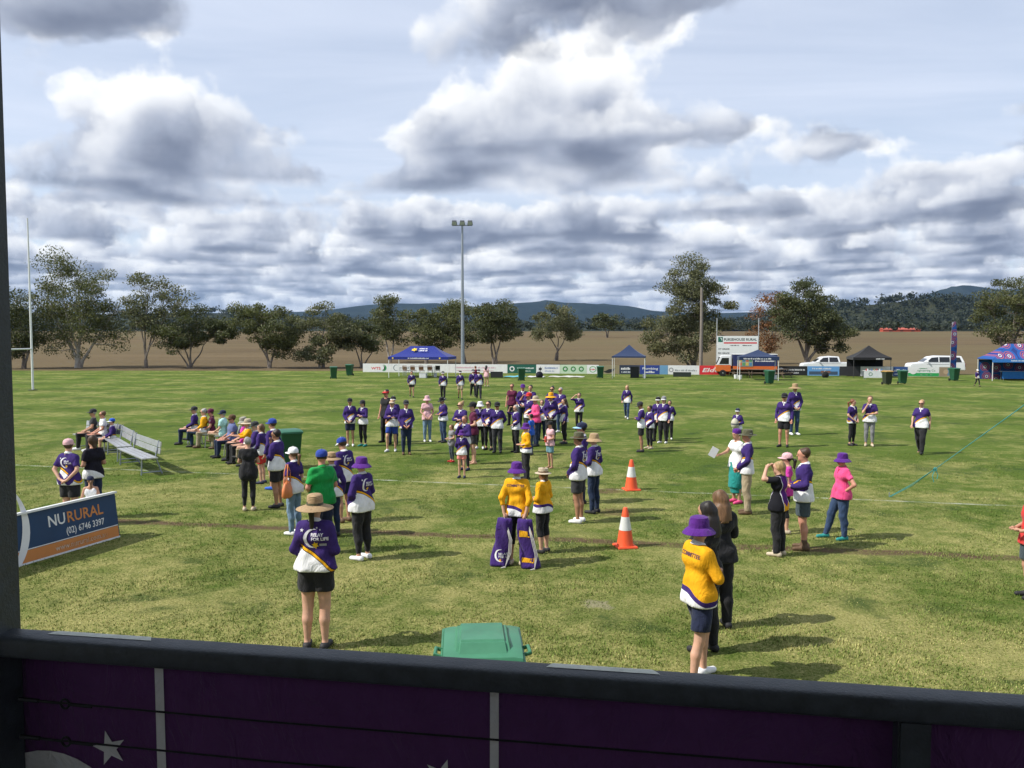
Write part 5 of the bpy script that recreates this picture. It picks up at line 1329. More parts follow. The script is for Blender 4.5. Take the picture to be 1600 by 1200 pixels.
# feather flag
ff = empty('feather_flag', ground(1485, 592), .1, 'tall narrow feather flag with painted ring pattern', 'flag')
MB().tube([(0, 0, 0), (0, 0, 3.0), (.06, 0, 4.6), (.25, 0, 5.0)], [.022, .018, .012, .008], 8).build('pole', alum, ff)
V = []; Fc = []
for k in range(13):
    q = k/12; z = .95+3.95*q; w = .56*(1-.35*q**3); V += [(.02+.05*max(0, q-.6), .02*math.sin(q*7), z), (.02+w, .05*math.sin(q*5+1), z+(.0 if q < 1 else .05))]
    if k: Fc.append((2*k-2, 2*k-1, 2*k+1, 2*k))
o = link('flag_cloth', mesh_from('flag_cloth', V, Fc, rm), ff); md = o.modifiers.new('thick', 'SOLIDIFY'); md.thickness = .004

# scoreboard
sb = empty('scoreboard', at(1152, 86), BANG, 'white club scoreboard on two tall poles behind the food truck', 'scoreboard')
zt = zat(525, 86); MB().box((0, 0, zt-1.55), (4.1, .10, 3.1)).build('board', plain((.70, .72, .71), .5, 0, .05), sb)
for x in (-2.08, 2.08): MB().tube([(x, .08, 0), (x, .08, zat(497, 86))], .05, 8).build('pole', alum, sb)
art_on(sb, 'emblem', rect2d(-1.95, zt-.62, -1.48, zt-.10), (0, -.056, 0), X1, Z1, P_((.01, .12, .08))); art_on(sb, 'emblem_mark', crescent2d(-1.72, zt-.36, .17, -60, 120, .5), (0, -.058, 0), X1, Z1, P_(Wt))
text_on(sb, 'PURSEHOUSE RURAL', .36, (-1.38, -.056, zt-.48), X1, Z1, P_((.02, .04, .035)), fit=3.3, bold=.008)
art_on(sb, 'red_band', rect2d(-1.38, zt-.78, 1.92, zt-.64), (0, -.056, 0), X1, Z1, P_(Rd))
for x, z, w_ in ((-.75, 1.02, .9), (.5, 1.02, .9), (-1.95, 2.24, 1.1)): strokes_on(sb, (x, -.056, zt-z), X1, Z1, w_, .11, P_((.03, .03, .04)), int(z*50+x*9))
for tx, x, z in (('1ST GRADE', -1.95, 1.42), ('RES GRADE', -1.95, 1.85)): text_on(sb, tx, .24 if x < -1 else .17, (x, -.056, zt-z), X1, Z1, P_((.03, .03, .04)), fit=1.15 if x < -1 else .85, bold=.004)

# vehicles
glass = plain((.012, .014, .016), .08, 0, .05, 2.0, .6); tyre = plain((.014, .014, .015), .85); carw = plain((.74, .75, .76), .25, 0, .02, 2.0, .5); rimm = plain((.4, .4, .41), .3, .8)
def wheel(parent, x, y, r=.36, w=.22):
    o = MB().lathe([(r*.6, -w/2), (r*.95, -w/2), (r, -w/3), (r, w/3), (r*.95, w/2), (r*.6, w/2)], 20, (x, y, r), M=Matrix.Rotation(math.pi/2, 3, 'X')).build('wheel', tyre, parent, smooth=True)
    MB().lathe([(.02, -w/2-.005), (r*.58, -w/2+.01), (r*.6, w/2-.01), (.02, w/2+.005)], 14, (x, y, r), M=Matrix.Rotation(math.pi/2, 3, 'X')).build('rim', rimm, o)
def car(name, label, p, rz, lower, roof, wins, wheels, W=1.82, parts=()):
    r = empty(name, p, rz, label, name.split('_')[-1])
    mb = MB(); mb.prism(lower, -W/2, W/2); mb.build('body', carw, r, bevel=.06, smooth=True)
    n = len(roof); V = []
    zb, zt_ = min(z for _, z in roof), max(z for _, z in roof)
    for q in (-1, 1):
        for x, z in roof: V.append((x, q*(W/2-.03-.17*(z-zb)/(zt_-zb)), z))
    Fc = [tuple(range(n)), tuple(range(2*n-1, n-1, -1))]+[(i, i+n, (i+1) % n+n, (i+1) % n) for i in range(n)]
    mb = MB(); mb.add(V, Fc); cab = mb.build('cabin', carw, r, bevel=.03, smooth=True)
    for nm, poly in wins:
        for q in (-1, 1):
            V = [(x, q*(W/2-.03-.17*(z-zb)/(zt_-zb)+.006), z) for x, z in poly]; mb = MB(); mb.add(V, [tuple(range(len(poly)))]); mb.build(nm, glass, cab)
    f0, f1 = roof[0], roof[1]; yw = W/2-.12                                # windscreen at the front (left)
    mb = MB(); mb.add([(f0[0]+.08-.012, -yw, f0[1]+.08), (f0[0]+.08-.012, yw, f0[1]+.08), (f1[0]-.04-.012, yw-.14, f1[1]-.05), (f1[0]-.04-.012, -yw+.14, f1[1]-.05)], [(0, 1, 2, 3)]); mb.build('windscreen', glass, cab)
    for x in wheels:
        for y in (-W/2+.10, W/2-.10): wheel(r, x, y)
    for q in (-1, 1):
        MB().box((lower[1][0]+.04, q*(W/2-.25), lower[1][1]-.12), (.10, .36, .16)).build('headlight', plain((.6, .62, .64), .1), r, bevel=.02)
        MB().box((roof[0][0]+.42, q*(W/2+.10), roof[0][1]+.10), (.12, .18, .15)).build('mirror', carw, r, bevel=.03)
        MB().box((max(x for x, _ in lower)-.01, q*(W/2-.14), .95), (.05, .14, .32)).build('tail_light', plain((.35, .02, .02), .2), r)
    MB().box((lower[1][0]-.02, 0, .48), (.14, W-.1, .26)).build('bumper', plain((.08, .08, .085), .5), r, bevel=.04)
    MB().box((0, 0, 1.02), (2.0, W+.02, .03)).build('trim_strip', plain((.3, .3, .31), .4), r)
    return r
car('white_ute', 'white dual cab ute parked behind the fence left of the black gazebo', at(1294, 82.5), BANG+.02,
    [(-2.55, .42), (-2.6, .85), (-2.45, 1.02), (-1.35, 1.13), (2.6, 1.13), (2.62, .45)], [(-1.45, 1.12), (-.70, 1.66), (.1, 1.74), (.85, 1.70), (1.0, 1.12)],
    [('side_window', [(-1.12, 1.17), (-.62, 1.58), (-.15, 1.62), (-.15, 1.17)]), ('side_window', [(-.06, 1.17), (-.06, 1.63), (.70, 1.62), (.82, 1.17)])], (-1.65, 1.55))
car('white_wagon', 'white four wheel drive wagon parked beside the feather flag', at(1461, 80.5), BANG,
    [(-2.5, .42), (-2.5, .92), (-2.35, 1.08), (-1.2, 1.18), (2.4, 1.18), (2.45, .45)], [(-1.35, 1.17), (-.62, 1.72), (0, 1.82), (2.1, 1.80), (2.38, 1.17)],
    [('side_window', [(-1.0, 1.22), (-.55, 1.64), (.05, 1.70), (.05, 1.22)]), ('side_window', [(.13, 1.22), (.13, 1.70), (1.05, 1.70), (1.05, 1.22)]), ('side_window', [(1.13, 1.22), (1.13, 1.70), (1.95, 1.68), (2.12, 1.22)])], (-1.6, 1.5), 1.88)
# food truck
ft = empty('food_truck', ground(1166, 587.5), BANG, 'orange and white food truck with navy side panels', 'truck')
org = plain((.62, .14, .03), .35, 0, .06); nvy = plain((.022, .03, .10), .4)
mb = MB(); mb.prism([(-2.72, .42), (-2.80, .62), (-2.74, 1.02), (-1.42, 1.02), (-1.42, .42)], -.85, .85); cb = mb.build('cab_lower', org, ft, bevel=.04, smooth=True)
mb = MB(); mb.prism([(-2.73, 1.025), (-2.38, 1.80), (-2.2, 1.92), (-1.42, 1.92), (-1.42, 1.025)], -.83, .83); cu = mb.build('cab_upper', carw, ft, bevel=.04, smooth=True)
for q in (-1, 1): MB().add([(-2.50, q*.836, 1.12), (-2.24, q*.836, 1.70), (-1.62, q*.836, 1.70), (-1.62, q*.836, 1.12)], [(0, 1, 2, 3)]).build('side_window', glass, cu)
MB().add([(-2.71, -.72, 1.10), (-2.71, .72, 1.10), (-2.40, .68, 1.76), (-2.40, -.68, 1.76)], [(0, 1, 2, 3)]).build('windscreen', glass, cu)
MB().box((.70, 0, 1.48), (3.9, 1.9, 1.05)).build('box_upper', nvy, ft); MB().box((.70, 0, .78), (3.9, 1.9, .34)).build('box_lower', org, ft); MB().box((.7, 0, 2.03), (3.96, 1.94, .05)).build('box_roof', carw, ft)
MB().box((.5, 0, .52), (5.4, .9, .16)).build('chassis', rub, ft)
hatch = MB().box((-.15, -.965, 1.34), (1.30, .03, .84)).build('serving_hatch', plain((.30, .33, .30), .5), ft)
for i in range(4):
    for j in range(2):
        cc = [(.55, .15, .05), (.10, .30, .12), (.55, .42, .10), (.08, .22, .36)][(i+j*2) % 4]; MB().box((-.60+.30*i, -.985, 1.14+.36*j), (.24, .012, .28)).build('menu_panel', P_(cc), hatch)
strokes_on(ft, (.75, -.956, 1.66), X1, Z1, .9, .14, P_(Wt), 9); strokes_on(ft, (.70, -.956, 1.36), X1, Z1, 1.7, .14, P_(Wt), 10)
for x in (-2.15, 1.7):
    for y in (-.8, .8): wheel(ft, x, y, .30, .18)
for q in (-1, 1): MB().box((-2.79, q*.6, .74), (.04, .26, .16)).build('headlight', plain((.65, .66, .66), .1), ft)

# picnic tables, buckets and gear by the truck and fence
wood = plain((.13, .095, .065), .85, 0, .25, 4.0)
def picnic(label, p, rz):
    r = empty('picnic_table', p, rz, label, 'table', 'timber picnic tables')
    for k in range(4): MB().box((0, -.27+.18*k, .74), (1.7, .165, .04)).build('table_plank', wood, r)
    for y in (-.66, .66): MB().box((0, y, .44), (1.7, .24, .04)).build('bench_seat', wood, r)
    for x in (-.65, .65):
        for q in (-1, 1): MB().tube([(x, q*.62, 0), (x, q*.16, .72)], .035, 6).build('leg', wood, r)
        MB().box((x, 0, .40), (.05, 1.4, .09)).build('crossbeam', wood, r)
picnic('timber picnic table in front of the food truck serving hatch', ground(1158, 590), BANG+.1); picnic('timber picnic table behind the green bin by the truck', ground(1187, 590.5), BANG-.1); picnic('timber picnic table right of the food truck', ground(1222, 590), BANG+.9)
for i, (px, py, lb) in enumerate([(1150, 591.5, 'white bucket left of the truck picnic tables'), (1157, 592.5, 'white bucket in front of the truck picnic table'), (1212, 592.5, 'white bucket right of the green bin by the truck'), (1007, 590.5, 'white bucket at the right leg of the small navy gazebo'), (680, 589, 'white bucket under the blue marquee')]):
    b = empty('bucket', ground(px, py), 0, lb, 'bucket', 'white buckets'); MB().lathe([(.13, 0), (.16, .33), (.165, .35), (.15, .35), (.12, .03)], 14).build('pail', white_p, b); MB().tube([(-.16, 0, .33), (-.1, -.1, .30), (.1, -.1, .30), (.16, 0, .33)], .006, 5).build('handle', galv, b)
def stack_chair(name, label, p, rz, colr, grp):
    r = empty(name, p, rz, label, 'chair', grp); m = plain(colr, .5)
    MB().box((0, 0, .45), (.46, .44, .04)).build('seat', m, r, bevel=.01); MB().box((0, .22, .72), (.46, .04, .42), M=Matrix.Rotation(-.18, 3, 'X')).build('backrest', m, r, bevel=.01)
    for x in (-.19, .19):
        MB().tube([(x, -.18, .44), (x, -.22, 0)], .014, 6).build('leg', alum, r); MB().tube([(x, .2, .60), (x, .24, 0)], .014, 6).build('leg', alum, r)
    return r
for i, px in enumerate((634, 646, 659, 672, 684)): stack_chair('chair', ['brown chair, far left of the row under the blue marquee', 'brown chair, second from left under the blue marquee', 'brown chair, middle of the row under the blue marquee', 'brown chair, second from right under the blue marquee', 'dark chair at the right end of the row under the blue marquee'][i], ground(px, 586.5), BANG+math.pi+.1*(i-2), (.20, .10, .05) if i < 4 else (.02, .02, .02), 'brown chairs under the blue marquee')
table('trestle table with pale wooden top under the blue marquee', ground(655, 587.4), BANG, 3.0, .7, .86)
def crate(name, label, p, rz, size, colr, cat):
    r = empty(name, p, rz, label, cat); m = plain(colr, .6); w, d, h = size
    MB().box((0, 0, h/2), size).build('case', m, r, bevel=.02); MB().box((0, 0, h+.012), (w+.03, d+.03, .03)).build('lid', m, r, bevel=.01)
    for q in (-1, 1): MB().tube([(q*(w/2+.005), -.08, h*.7), (q*(w/2+.04), -.08, h*.7), (q*(w/2+.04), .08, h*.7), (q*(w/2+.005), .08, h*.7)], .01, 5).build('handle', galv, r)
crate('speaker_case', 'long black road case right of the far walkers', ground(776, 590), BANG, (1.05, .5, .5), (.016, .016, .017), 'case'); crate('sign_block', 'white box with dark lettering under the blue marquee', ground(661, 590.5), BANG, (.62, .4, .42), (.6, .62, .62), 'box')
crate('equipment_case', 'black equipment case inside the small navy gazebo', ground(992, 590), BANG, (.75, .6, .95), (.02, .02, .022), 'case'); crate('cooler_box', 'low dark cooler box before the white lettered board', ground(1066, 588.5), BANG, (1.6, .5, .38), (.02, .028, .025), 'cooler')
for i, (px, w, cc, lb) in enumerate([(804, 1.9, (.10, .38, .48), 'aqua picnic rug spread left of the green bin'), (838, 1.5, (.6, .6, .62), 'white picnic rug beside the black star board'), (885, 3.2, (.5, .5, .46), 'long pale groundsheet before the pale green board')]):
    xs_ = np.linspace(-w/2, w/2, 14); ys_ = np.linspace(-.9, .9, 10); me = grid_mesh('picnic_rug', xs_, ys_, lambda X, Y, i=i: .02+.05*np.abs(np.sin(X*3+i)*np.cos(Y*4))+.10*np.exp(-((X-.3)**2+Y**2)*6), cloth(cc)); o = link('picnic_rug', me, None, ground(px, 589.0), (0, 0, BANG)); tag(o, lb, 'rug')
for px, cc, lb in ((843, (.02, .02, .03), 'black and white bag slumped on the white picnic rug'), (1290, (.02, .02, .02), 'dark folding pram left of the black gazebo')):
    g_ = empty('camp_bag', ground(px, 590), .3, lb, 'bag'); mb = MB(); mb.lathe([(.22, 0), (.34, .12), (.33, .35), (.20, .52), (.05, .56)], 12, sy=.7); mb.build('sack', cloth(cc), g_, smooth=True); MB().tube([(-.12, 0, .52), (0, 0, .68), (.12, 0, .52)], .015, 5).build('strap', cloth((.5, .5, .5)), g_)
# far red shed
rs = empty('red_shed', at(1405, 780, 7.6), -.05, 'long low red shed far across the paddock', 'building'); redm = plain((.45, .075, .04), .7)
MB().box((0, 0, 1.3), (34, 8, 2.6)).build('wall', redm, rs); mb = MB(); mb.prism([(-4.4, 2.6), (4.4, 2.6), (0, 4.4)], -17.5, 17.5, ax='x'); mb.build('roof', plain((.40, .09, .06), .6), rs)
for x in (-10, 0, 10): MB().box((x, -4.02, 1.1), (3.0, .06, 2.0)).build('door', plain((.2, .05, .04), .7), rs)

# aluminium bench seats
def bench(label, p0, p1):
    p0, p1 = Vector((*p0, 0)), Vector((*p1, 0)); u = p1-p0; L = u.length; a = math.atan2(u.y, u.x)
    r = empty('bench_seat', p0, a, label, 'bench', 'aluminium benches on the grass')
    for y in (.05, .19, .33): MB().box((L/2, y, .45), (L, .125, .035)).build('seat_slat', alum, r, bevel=.006)
    for k in range(2): MB().box((L/2, -.07-.02*k, .62+.17*k), (L, .03, .15), M=Matrix.Rotation(.15, 3, 'X')).build('back_slat', alum, r, bevel=.006)
    for x in (.22, L-.22):
        MB().tube([(x, .36, 0), (x, .34, .43)], .02, 8).build('leg', galv, r); MB().tube([(x, -.16, 0), (x, .0, .45), (x, -.10, .90)], .02, 8).build('leg', galv, r)
        MB().tube([(x, -.02, .42), (x, .36, .42)], .018, 6).build('seat_bearer', galv, r); MB().tube([(x, .36, .06), (x, -.14, .06)], .016, 6).build('foot_bar', galv, r)
bench('empty aluminium bench, nearest of the curved row', (-9.35, 21.9), (-11.0, 24.0)); bench('empty aluminium bench in the middle of the curved row', (-11.1, 24.25), (-12.35, 26.1)); bench('aluminium bench at the far end under three sitters', (-12.45, 26.3), (-14.2, 27.6))

# traffic cones
conem = plain((.78, .10, .03), .45, 0, .06); refl = plain((.62, .63, .60), .4)
for px, py, lb, sc in ((979, 858, 'nearer orange traffic cone with a white band', .91), (988, 767, 'farther orange traffic cone by the bare patch', .95)):
    r = empty('traffic_cone', ground(px, py), .2, lb, 'cone', 'orange traffic cones', sc)
    MB().box((0, 0, .02), (.40, .40, .04), taper=.94).build('base', conem, r, bevel=.01); MB().lathe([(.165, .04), (.155, .07), (.118, .335)], 22).build('cone_lower', conem, r, smooth=True)
    MB().lathe([(.120, .333), (.076, .585)], 22).build('reflective_band', refl, r, smooth=True); MB().lathe([(.075, .583), (.045, .74), (.035, .76), (.02, .762)], 22).build('cone_tip', conem, r, smooth=True)

# sponsor sign on the grass at the left
sa, sb_ = Vector((-7.95, 12.75, 0)), Vector((-7.16, 15.05, 0)); u = sb_-sa; Ls = u.length; a = math.atan2(u.y, u.x)
sg = empty('sponsor_sign', sa - u.normalized()*.9, a, 'navy and orange sponsor sign with phone number standing on the grass', 'sign'); L2 = Ls+.9
lean = Matrix.Rotation(math.radians(-7), 3, 'X'); ZL = lean @ Z1; OY = Vector((0, -.035, 0))
sgw = plain((.70, .71, .70), .5, 0, .08)
MB().box(ZL*.41+Vector((L2/2, 0, 0)), (L2, .03, .80), M=lean).build('panel', plain((.012, .045, .115), .45, 0, .1, 3.0), sg); MB().box(ZL*.825+Vector((L2/2, -.01, 0)), (L2+.02, .10, .035), M=lean).build('top_edge', sgw, sg)
MB().box(Vector((L2/2, .42, .40)), (L2, .025, .84), M=Matrix.Rotation(math.radians(20), 3, 'X')).build('rear_panel', sgw, sg)
oy = lean @ Vector((0, -.019, 0)); Wm, Om = P_(Wt), P_((.58, .22, .06))
art_on(sg, 'orange_band', rect2d(1.02, .03, L2-.02, .22), oy, X1, ZL, Om); art_on(sg, 'white_line', rect2d(1.0, .225, L2-.02, .24), oy*1.02, X1, ZL, Wm); art_on(sg, 'white_line', rect2d(0, .0, L2, .03), oy*1.02, X1, ZL, Wm)
art_on(sg, 'emblem_curve', crescent2d(.62, .62, .90, -75, 45, .16), oy*1.15, X1, ZL, Wm); text_on(sg, 'NU', .5, Vector((.35, 0, 0))+ZL*.24+oy, X1, ZL, Wm, bold=.01); text_on(sg, 'RURAL', .10, Vector((.42, 0, 0))+ZL*.12+oy, X1, ZL, Om, bold=.003)
text_on(sg, 'NU', .26, Vector((1.86, 0, 0))+ZL*.50+oy, X1, ZL, Wm, bold=.004, fit=.35); text_on(sg, 'RURAL', .26, Vector((2.24, 0, 0))+ZL*.50+oy, X1, ZL, Om, bold=.004, fit=.78)
text_on(sg, '(02) 6746 3397', .16, Vector((2.2, 0, 0))+ZL*.31+oy, X1, ZL, Wm, bold=.002, fit=.82); text_on(sg, 'www.nurural.com.au', .13, Vector((1.95, 0, 0))+ZL*.08+oy, X1, ZL, P_((.7, .62, .52)), bold=.001, fit=1.1)

# guy rope with a knot at the right
rp = empty('guy_rope', ground(1395, 778), 0, 'thin teal guy rope with a knot rising to the right', 'rope'); o0 = rp.location; teal = cloth((.03, .30, .30))
K_ = Vector((8.55, 16.2, .98)); E_ = Vector((7.2, 10.9, 3.1)); kn = K_-o0; en = E_-o0
rp_e = Vector((7.42, 12.1, 2.66))-o0
d0 = Vector((.0, 0, 0)); mb = MB()
kn = at(1466, 16.4, zat(734, 16.4))-o0; en = at(1600, 12.2, zat(632, 12.2))-o0; en = kn+(en-kn)*1.9
mb.tube([d0, kn*.5+Vector((.02, 0, -.015)), kn], .007, 6); mb.tube([d0+Vector((.03, 0, 0)), kn*.5+Vector((.05, 0, -.03)), kn], .007, 6); mb.tube([kn, kn*.5+en*.5+Vector((0, 0, -.03)), en], .007, 6); mb.build('rope', teal, rp)
mb = MB(); mb.tube([kn+Vector((.03*math.cos(q), .02*math.sin(2*q), .03*math.sin(q))) for q in np.linspace(0, 12, 20)], .009, 6); mb.tube([kn, kn+Vector((-.05, 0, -.14)), kn+Vector((-.02, 0, -.26))], .007, 5); mb.tube([kn, kn+Vector((.06, 0, -.12)), kn+Vector((.04, 0, -.20))], .007, 5); mb.build('knot', teal, rp)
MB().tube([Vector((0, 0, .10)), Vector((0, 0, -.15))], .012, 6).build('ground_peg', galv, rp)
MB().tube([en, en+Vector((0, 0, -en.z-o0.z+.0))], .03, 8).build('stay_post', galv, rp)

# ------------------------------------------------------------------ the crowd
J, Js, CM = 'J', 'Js', 'C'
GRP = 'people on the field'
def pp(*a, **k): k.setdefault('group', GRP); return person(*a, **k)
# --- left, by the sponsor sign
pp(103, 824, 686, 172, 'behind', 'g', Js, ('shorts', 'black'), 'white', ('cap', 'ltpink', 'ltpink'), ('short', 'brown'), 'l', 'woman in pink cap and purple jersey, hands behind her back, by the sponsor sign', logo='small', yaw=20)
pp(141, 812, 681, -120, 'hold', 'm', 'B', ('jeans', 'dkjean'), 'black', None, ('bob', 'brown'), 'm', 'brown-haired person in black shirt with a white stripe beside the pink cap woman')
pp(136, 842, 745, 200, 'relaxed', 'k', ('tank', 'white'), ('shorts', 'navy'), 'white', ('cap', 'navy', 'navy'), ('pony', 'lbrown'), 'm', 'small girl in navy cap and white singlet behind the sponsor sign', yaw=15)
# --- three on the far bench
for (x, y, sh, hat, hr, sk, bt, lb, hh) in [(-13.62, 27.02, ('tee', 'dkgrey'), ('cap', 'dkgrey', 'dkgrey'), ('short', 'grey'), 'm', ('pants', 'black'), 'man in grey cap seated at the far end of the benches', 1.74),
        (-13.13, 26.66, ('polo', 'white'), None, ('short', 'lbrown'), 'r', ('pants', 'black'), 'seated person in pale polo shirt, middle of the three on the bench', 1.68), (-12.66, 26.3, J, ('cap', 'blue', 'white'), ('short', 'brown'), 'l', ('shorts', 'navy'), 'child in blue cap and purple jersey seated nearest on the bench', 1.42)]:
    pp(0, 0, 0, -62, 'sit', 'm', sh, bt, 'white', hat, hr, sk, lb, xyz=(x, y, 0.0), height=hh, glasses=hr[1] != 'brown')
# --- seated row on chairs
seats = [(301, 28.3, J, ('jeans', 'dkjean'), ('cap', 'dkgrey', 'dkgrey'), 'grey', 'm', 'seated person in dark cap and purple jersey, far left of the chair row'), (315, 27.5, CM, ('jeans', 'jean'), None, 'grey', 'f', 'seated grey-haired woman in gold sleeved jersey, second in the chair row'),
         (329, 27.4, ('polo', 'maroon'), ('pants', 'khaki'), ('cap', 'maroon', 'maroon'), 'brown', 'm', 'seated person in maroon cap and maroon shirt in the chair row'), (343, 26.9, ('shirt', 'aqua'), ('pants', 'khaki'), ('cap', 'navy', 'navy'), 'grey', 'm', 'seated man in pale aqua shirt and dark cap, legs crossed'),
         (361, 25.2, ('shirt', 'bluegrey'), ('jeans', 'dkjean'), ('cap', 'brown', 'brown'), 'brown', 'h', 'seated man in blue-grey shirt and brown cap in the chair row'), (374, 24.7, ('tee', 'magenta'), ('pants', 'black'), ('bucket', 'stone', 'stone'), 'grey', 'f', 'seated woman in magenta top and pale bucket hat'),
         (384, 24.0, CM, ('pants', 'black'), ('wide', 'sand', 'brown'), 'grey', 'm', 'seated person in gold jersey and straw hat, arms forward'), (394, 23.3, J, ('pants', 'khaki'), ('cap', 'dkgrey', 'dkgrey'), 'grey', 'h', 'seated man in grey cap and khaki trousers at the near end of the chair row')]
for i, (px, d, sh, bt, ht, hc, bd, lb) in enumerate(seats):
    p = at(px, d); rz = math.radians(-72)
    fz = -72+[6, -10, 4, -14, 10, -4, 14, -8][i]; p = p+Vector(([.0, .05, -.04, .06, -.05, .10, -.02, .05][i], [0, -.08, .06, 0, .1, -.06, .08, 0][i], 0)); rz = math.radians(fz)
    pp(0, 0, 0, fz, ['sit', 'sitx', 'sit', 'sitx', 'sit', 'sit', 'sith', 'sitx'][i], bd, sh, bt, 'brown' if i in (2, 3) else 'black', ht, ('short', hc), 'r' if i in (2, 4) else 'l', lb, xyz=p, height=1.70, glasses=i in (1, 3, 4), yaw=[15, -15, 0, 15, 0, 30, -15, 0][i], nod=[0, 0, 10, 0, 0, 10, 0, 10][i])
    stack_chair('folding_chair', 'grey metal chair under the '+['person in dark cap', 'woman in gold sleeves', 'person in maroon cap', 'man in aqua shirt', 'man in blue-grey shirt', 'woman in magenta', 'straw hat person in gold', 'man in khaki trousers'][i]+' in the seated row', p+Vector((0, .02, 0)), rz, (.30, .34, .32), 'grey chairs under the seated row')
# --- cluster left of centre
pp(385, 800, 684, 188, 'crossed', 'f', ('dress', 'black'), ('leggings', 'black'), 'sand', None, ('short', 'grey'), 'l', 'grey-haired woman in long black top and leggings seen from behind', hem=.66)
pp(406, 757, 663, -100, 'clasp', 'k', J, ('shorts', 'red'), 'navy', None, ('bob', 'lbrown'), 'l', 'brown-haired youngster in purple jersey and red shorts behind the woman in black')
pp(424, 766, 654, -110, 'relaxed', 'm', J, ('shorts', 'black'), 'blue', ('cap', 'royal', 'royal'), ('short', 'brown'), 'm', 'man in royal blue cap behind the dark-haired man, near the green bin')
pp(430, 795, 672, -105, 'face', 'h', J, ('shorts', 'black'), 'black', None, ('short', 'dark'), 't', 'dark-haired man in purple and white jersey with a hand at his mouth', glasses=True)
wb = pp(456, 838, 699, -112, 'clasp', 'f', Js, ('jeans', 'ltjean'), 'white', ('cap', 'white', 'white'), ('pony', 'lbrown'), 'l', 'woman in white cap and jeans carrying an orange handbag', logo=False)
pp(500, 868, 703, -140, 'clasp', 'h', ('shirt', 'green'), ('pants', 'navy'), 'white', ('cap', 'royal', 'royal'), ('crop', 'dark'), 'r', 'big man in bright green shirt and blue cap seen from behind', yaw=-30, glasses=True)
pp(516, 842, 706, -150, 'relaxed', 'f', J, ('jeans', 'dkjean'), 'black', ('wide', 'tan', 'brown'), ('short', 'brown'), 'l', 'person in tan straw hat mostly hidden behind the man in green')
pp(535, 818, 683, -128, 'hold', 'm', J, ('shorts', 'navy'), 'brown', ('cap', 'royal', 'white'), ('short', 'brown'), 'm', 'man in blue cap looking down, purple and white jersey with dark shorts', nod=20, logo='small')
pp(563, 878, 714, -122, 'clasp', 'g', J, ('leggings', 'black'), 'white', ('bucket', 'purple', 'purple'), ('short', 'dark'), 'l', 'woman in purple bucket hat, black leggings and white shoes', logo='small', yaw=-20)
pp(489, 1022, 773, 178, 'hold', 'g', J, ('short_shorts', 'black'), 'black', ('straw', 'tan', 'olive'), ('pony', 'dark'), 'l', 'woman in wide straw hat and black shorts, nearest the rail, seen from behind', logo='full', hem=.90)
# --- rows left of centre
pp(546, 698, 622, 5, 'clasp', 'm', J, ('shorts', 'navy'), 'white', ('cap', 'black', 'black'), ('short', 'dark'), 'm', 'man in black cap, jersey and navy shorts, left of the pair facing the camera')
pp(566, 698, 625, -25, 'crossed', 'f', J, ('leggings', 'black'), 'teal', ('cap', 'dkgrey', 'dkgrey'), ('bob', 'dark'), 'l', 'woman in dark cap with folded arms and black leggings, right of that pair', yaw=-20)
pp(603, 692, 609, -35, 'relaxed', 'm', ('tee', 'black'), ('pants', 'black'), 'black', ('visor', 'red', 'red'), ('short', 'dark'), 'r', 'man in black shirt and red visor behind the woman in blue shorts', glasses=True)
pp(614, 695, 619, -15, 'relaxed', 'm', J, ('pants', 'navy'), 'black', ('cap', 'black', 'white'), ('short', 'dark'), 't', 'person in black and white cap half hidden behind the woman in blue shorts')
pp(612, 706, 625, -8, 'knee', 'f', J, ('shorts', 'royal'), 'white', ('visor', 'sand', 'sand'), ('bob', 'blond'), 'l', 'blond woman with folded arms and royal blue shorts', glasses=True)
pp(634, 711, 625, 8, 'clasp', 'h', J, ('jeans', 'dkjean'), 'brown', ('cap', 'dkgrey', 'dkgrey'), ('crop', 'dark'), 'r', 'stocky man in grey cap and dark jeans, hands clasped')
pp(667, 691, 618, 15, 'clasp', 'f', ('tee', 'ltpink'), ('jeans', 'ltjean'), 'white', ('bucket', 'ltpink', 'ltpink'), ('short', 'lbrown'), 'l', 'woman in pink top, pink bucket hat and light jeans')
pp(692, 692, 620, -60, 'hold', 'h', J, ('jeans', 'jean'), 'dkgrey', ('akubra', 'black', 'black'), ('short', 'dark'), 'm', 'person in broad black hat looking down, blue jeans', nod=20)
# --- walkers near the far fence
for px, ft_, tp, bt, sh_, lb in [(643, 621, 580, ('short_shorts', 'black'), 'black', 'walker in jersey and black shorts, leftmost in front of the blue marquee'), (692, 624, 580, ('pants', 'black'), 'white', 'walker in black trousers and white shoes below the blue marquee'),
                                 (719, 624, 579, ('shorts', 'khaki'), 'black', 'walker in khaki shorts below the floodlight pole'), (739, 620, 577, ('pants', 'black'), 'black', 'farther walker of the pair right of the floodlight pole'), (748, 624, 577, ('pants', 'dkgrey'), 'black', 'nearer walker of the pair right of the floodlight pole')]:
    pp(px, ft_, tp, (px % 5)*6-12, 'walk', 'f' if px in (643, 692) else 'm', J, bt, sh_, ('cap', 'dkgrey', 'white') if px != 643 else None, ('short', 'dark'), 'm', lb)
pp(743, 606, 572, 170, 'relaxed', 'm', ('tee', 'maroon'), ('jeans', 'dkjean'), 'black', None, ('short', 'red'), 'l', 'red-haired person in maroon by the far fence, behind the walking pair')
pp(760, 604, 571, 150, 'relaxed', 'f', ('dress', 'ltpink'), None, 'sand', None, ('long', 'dark'), 'm', 'dark-haired woman in a pale dress by the far fence')
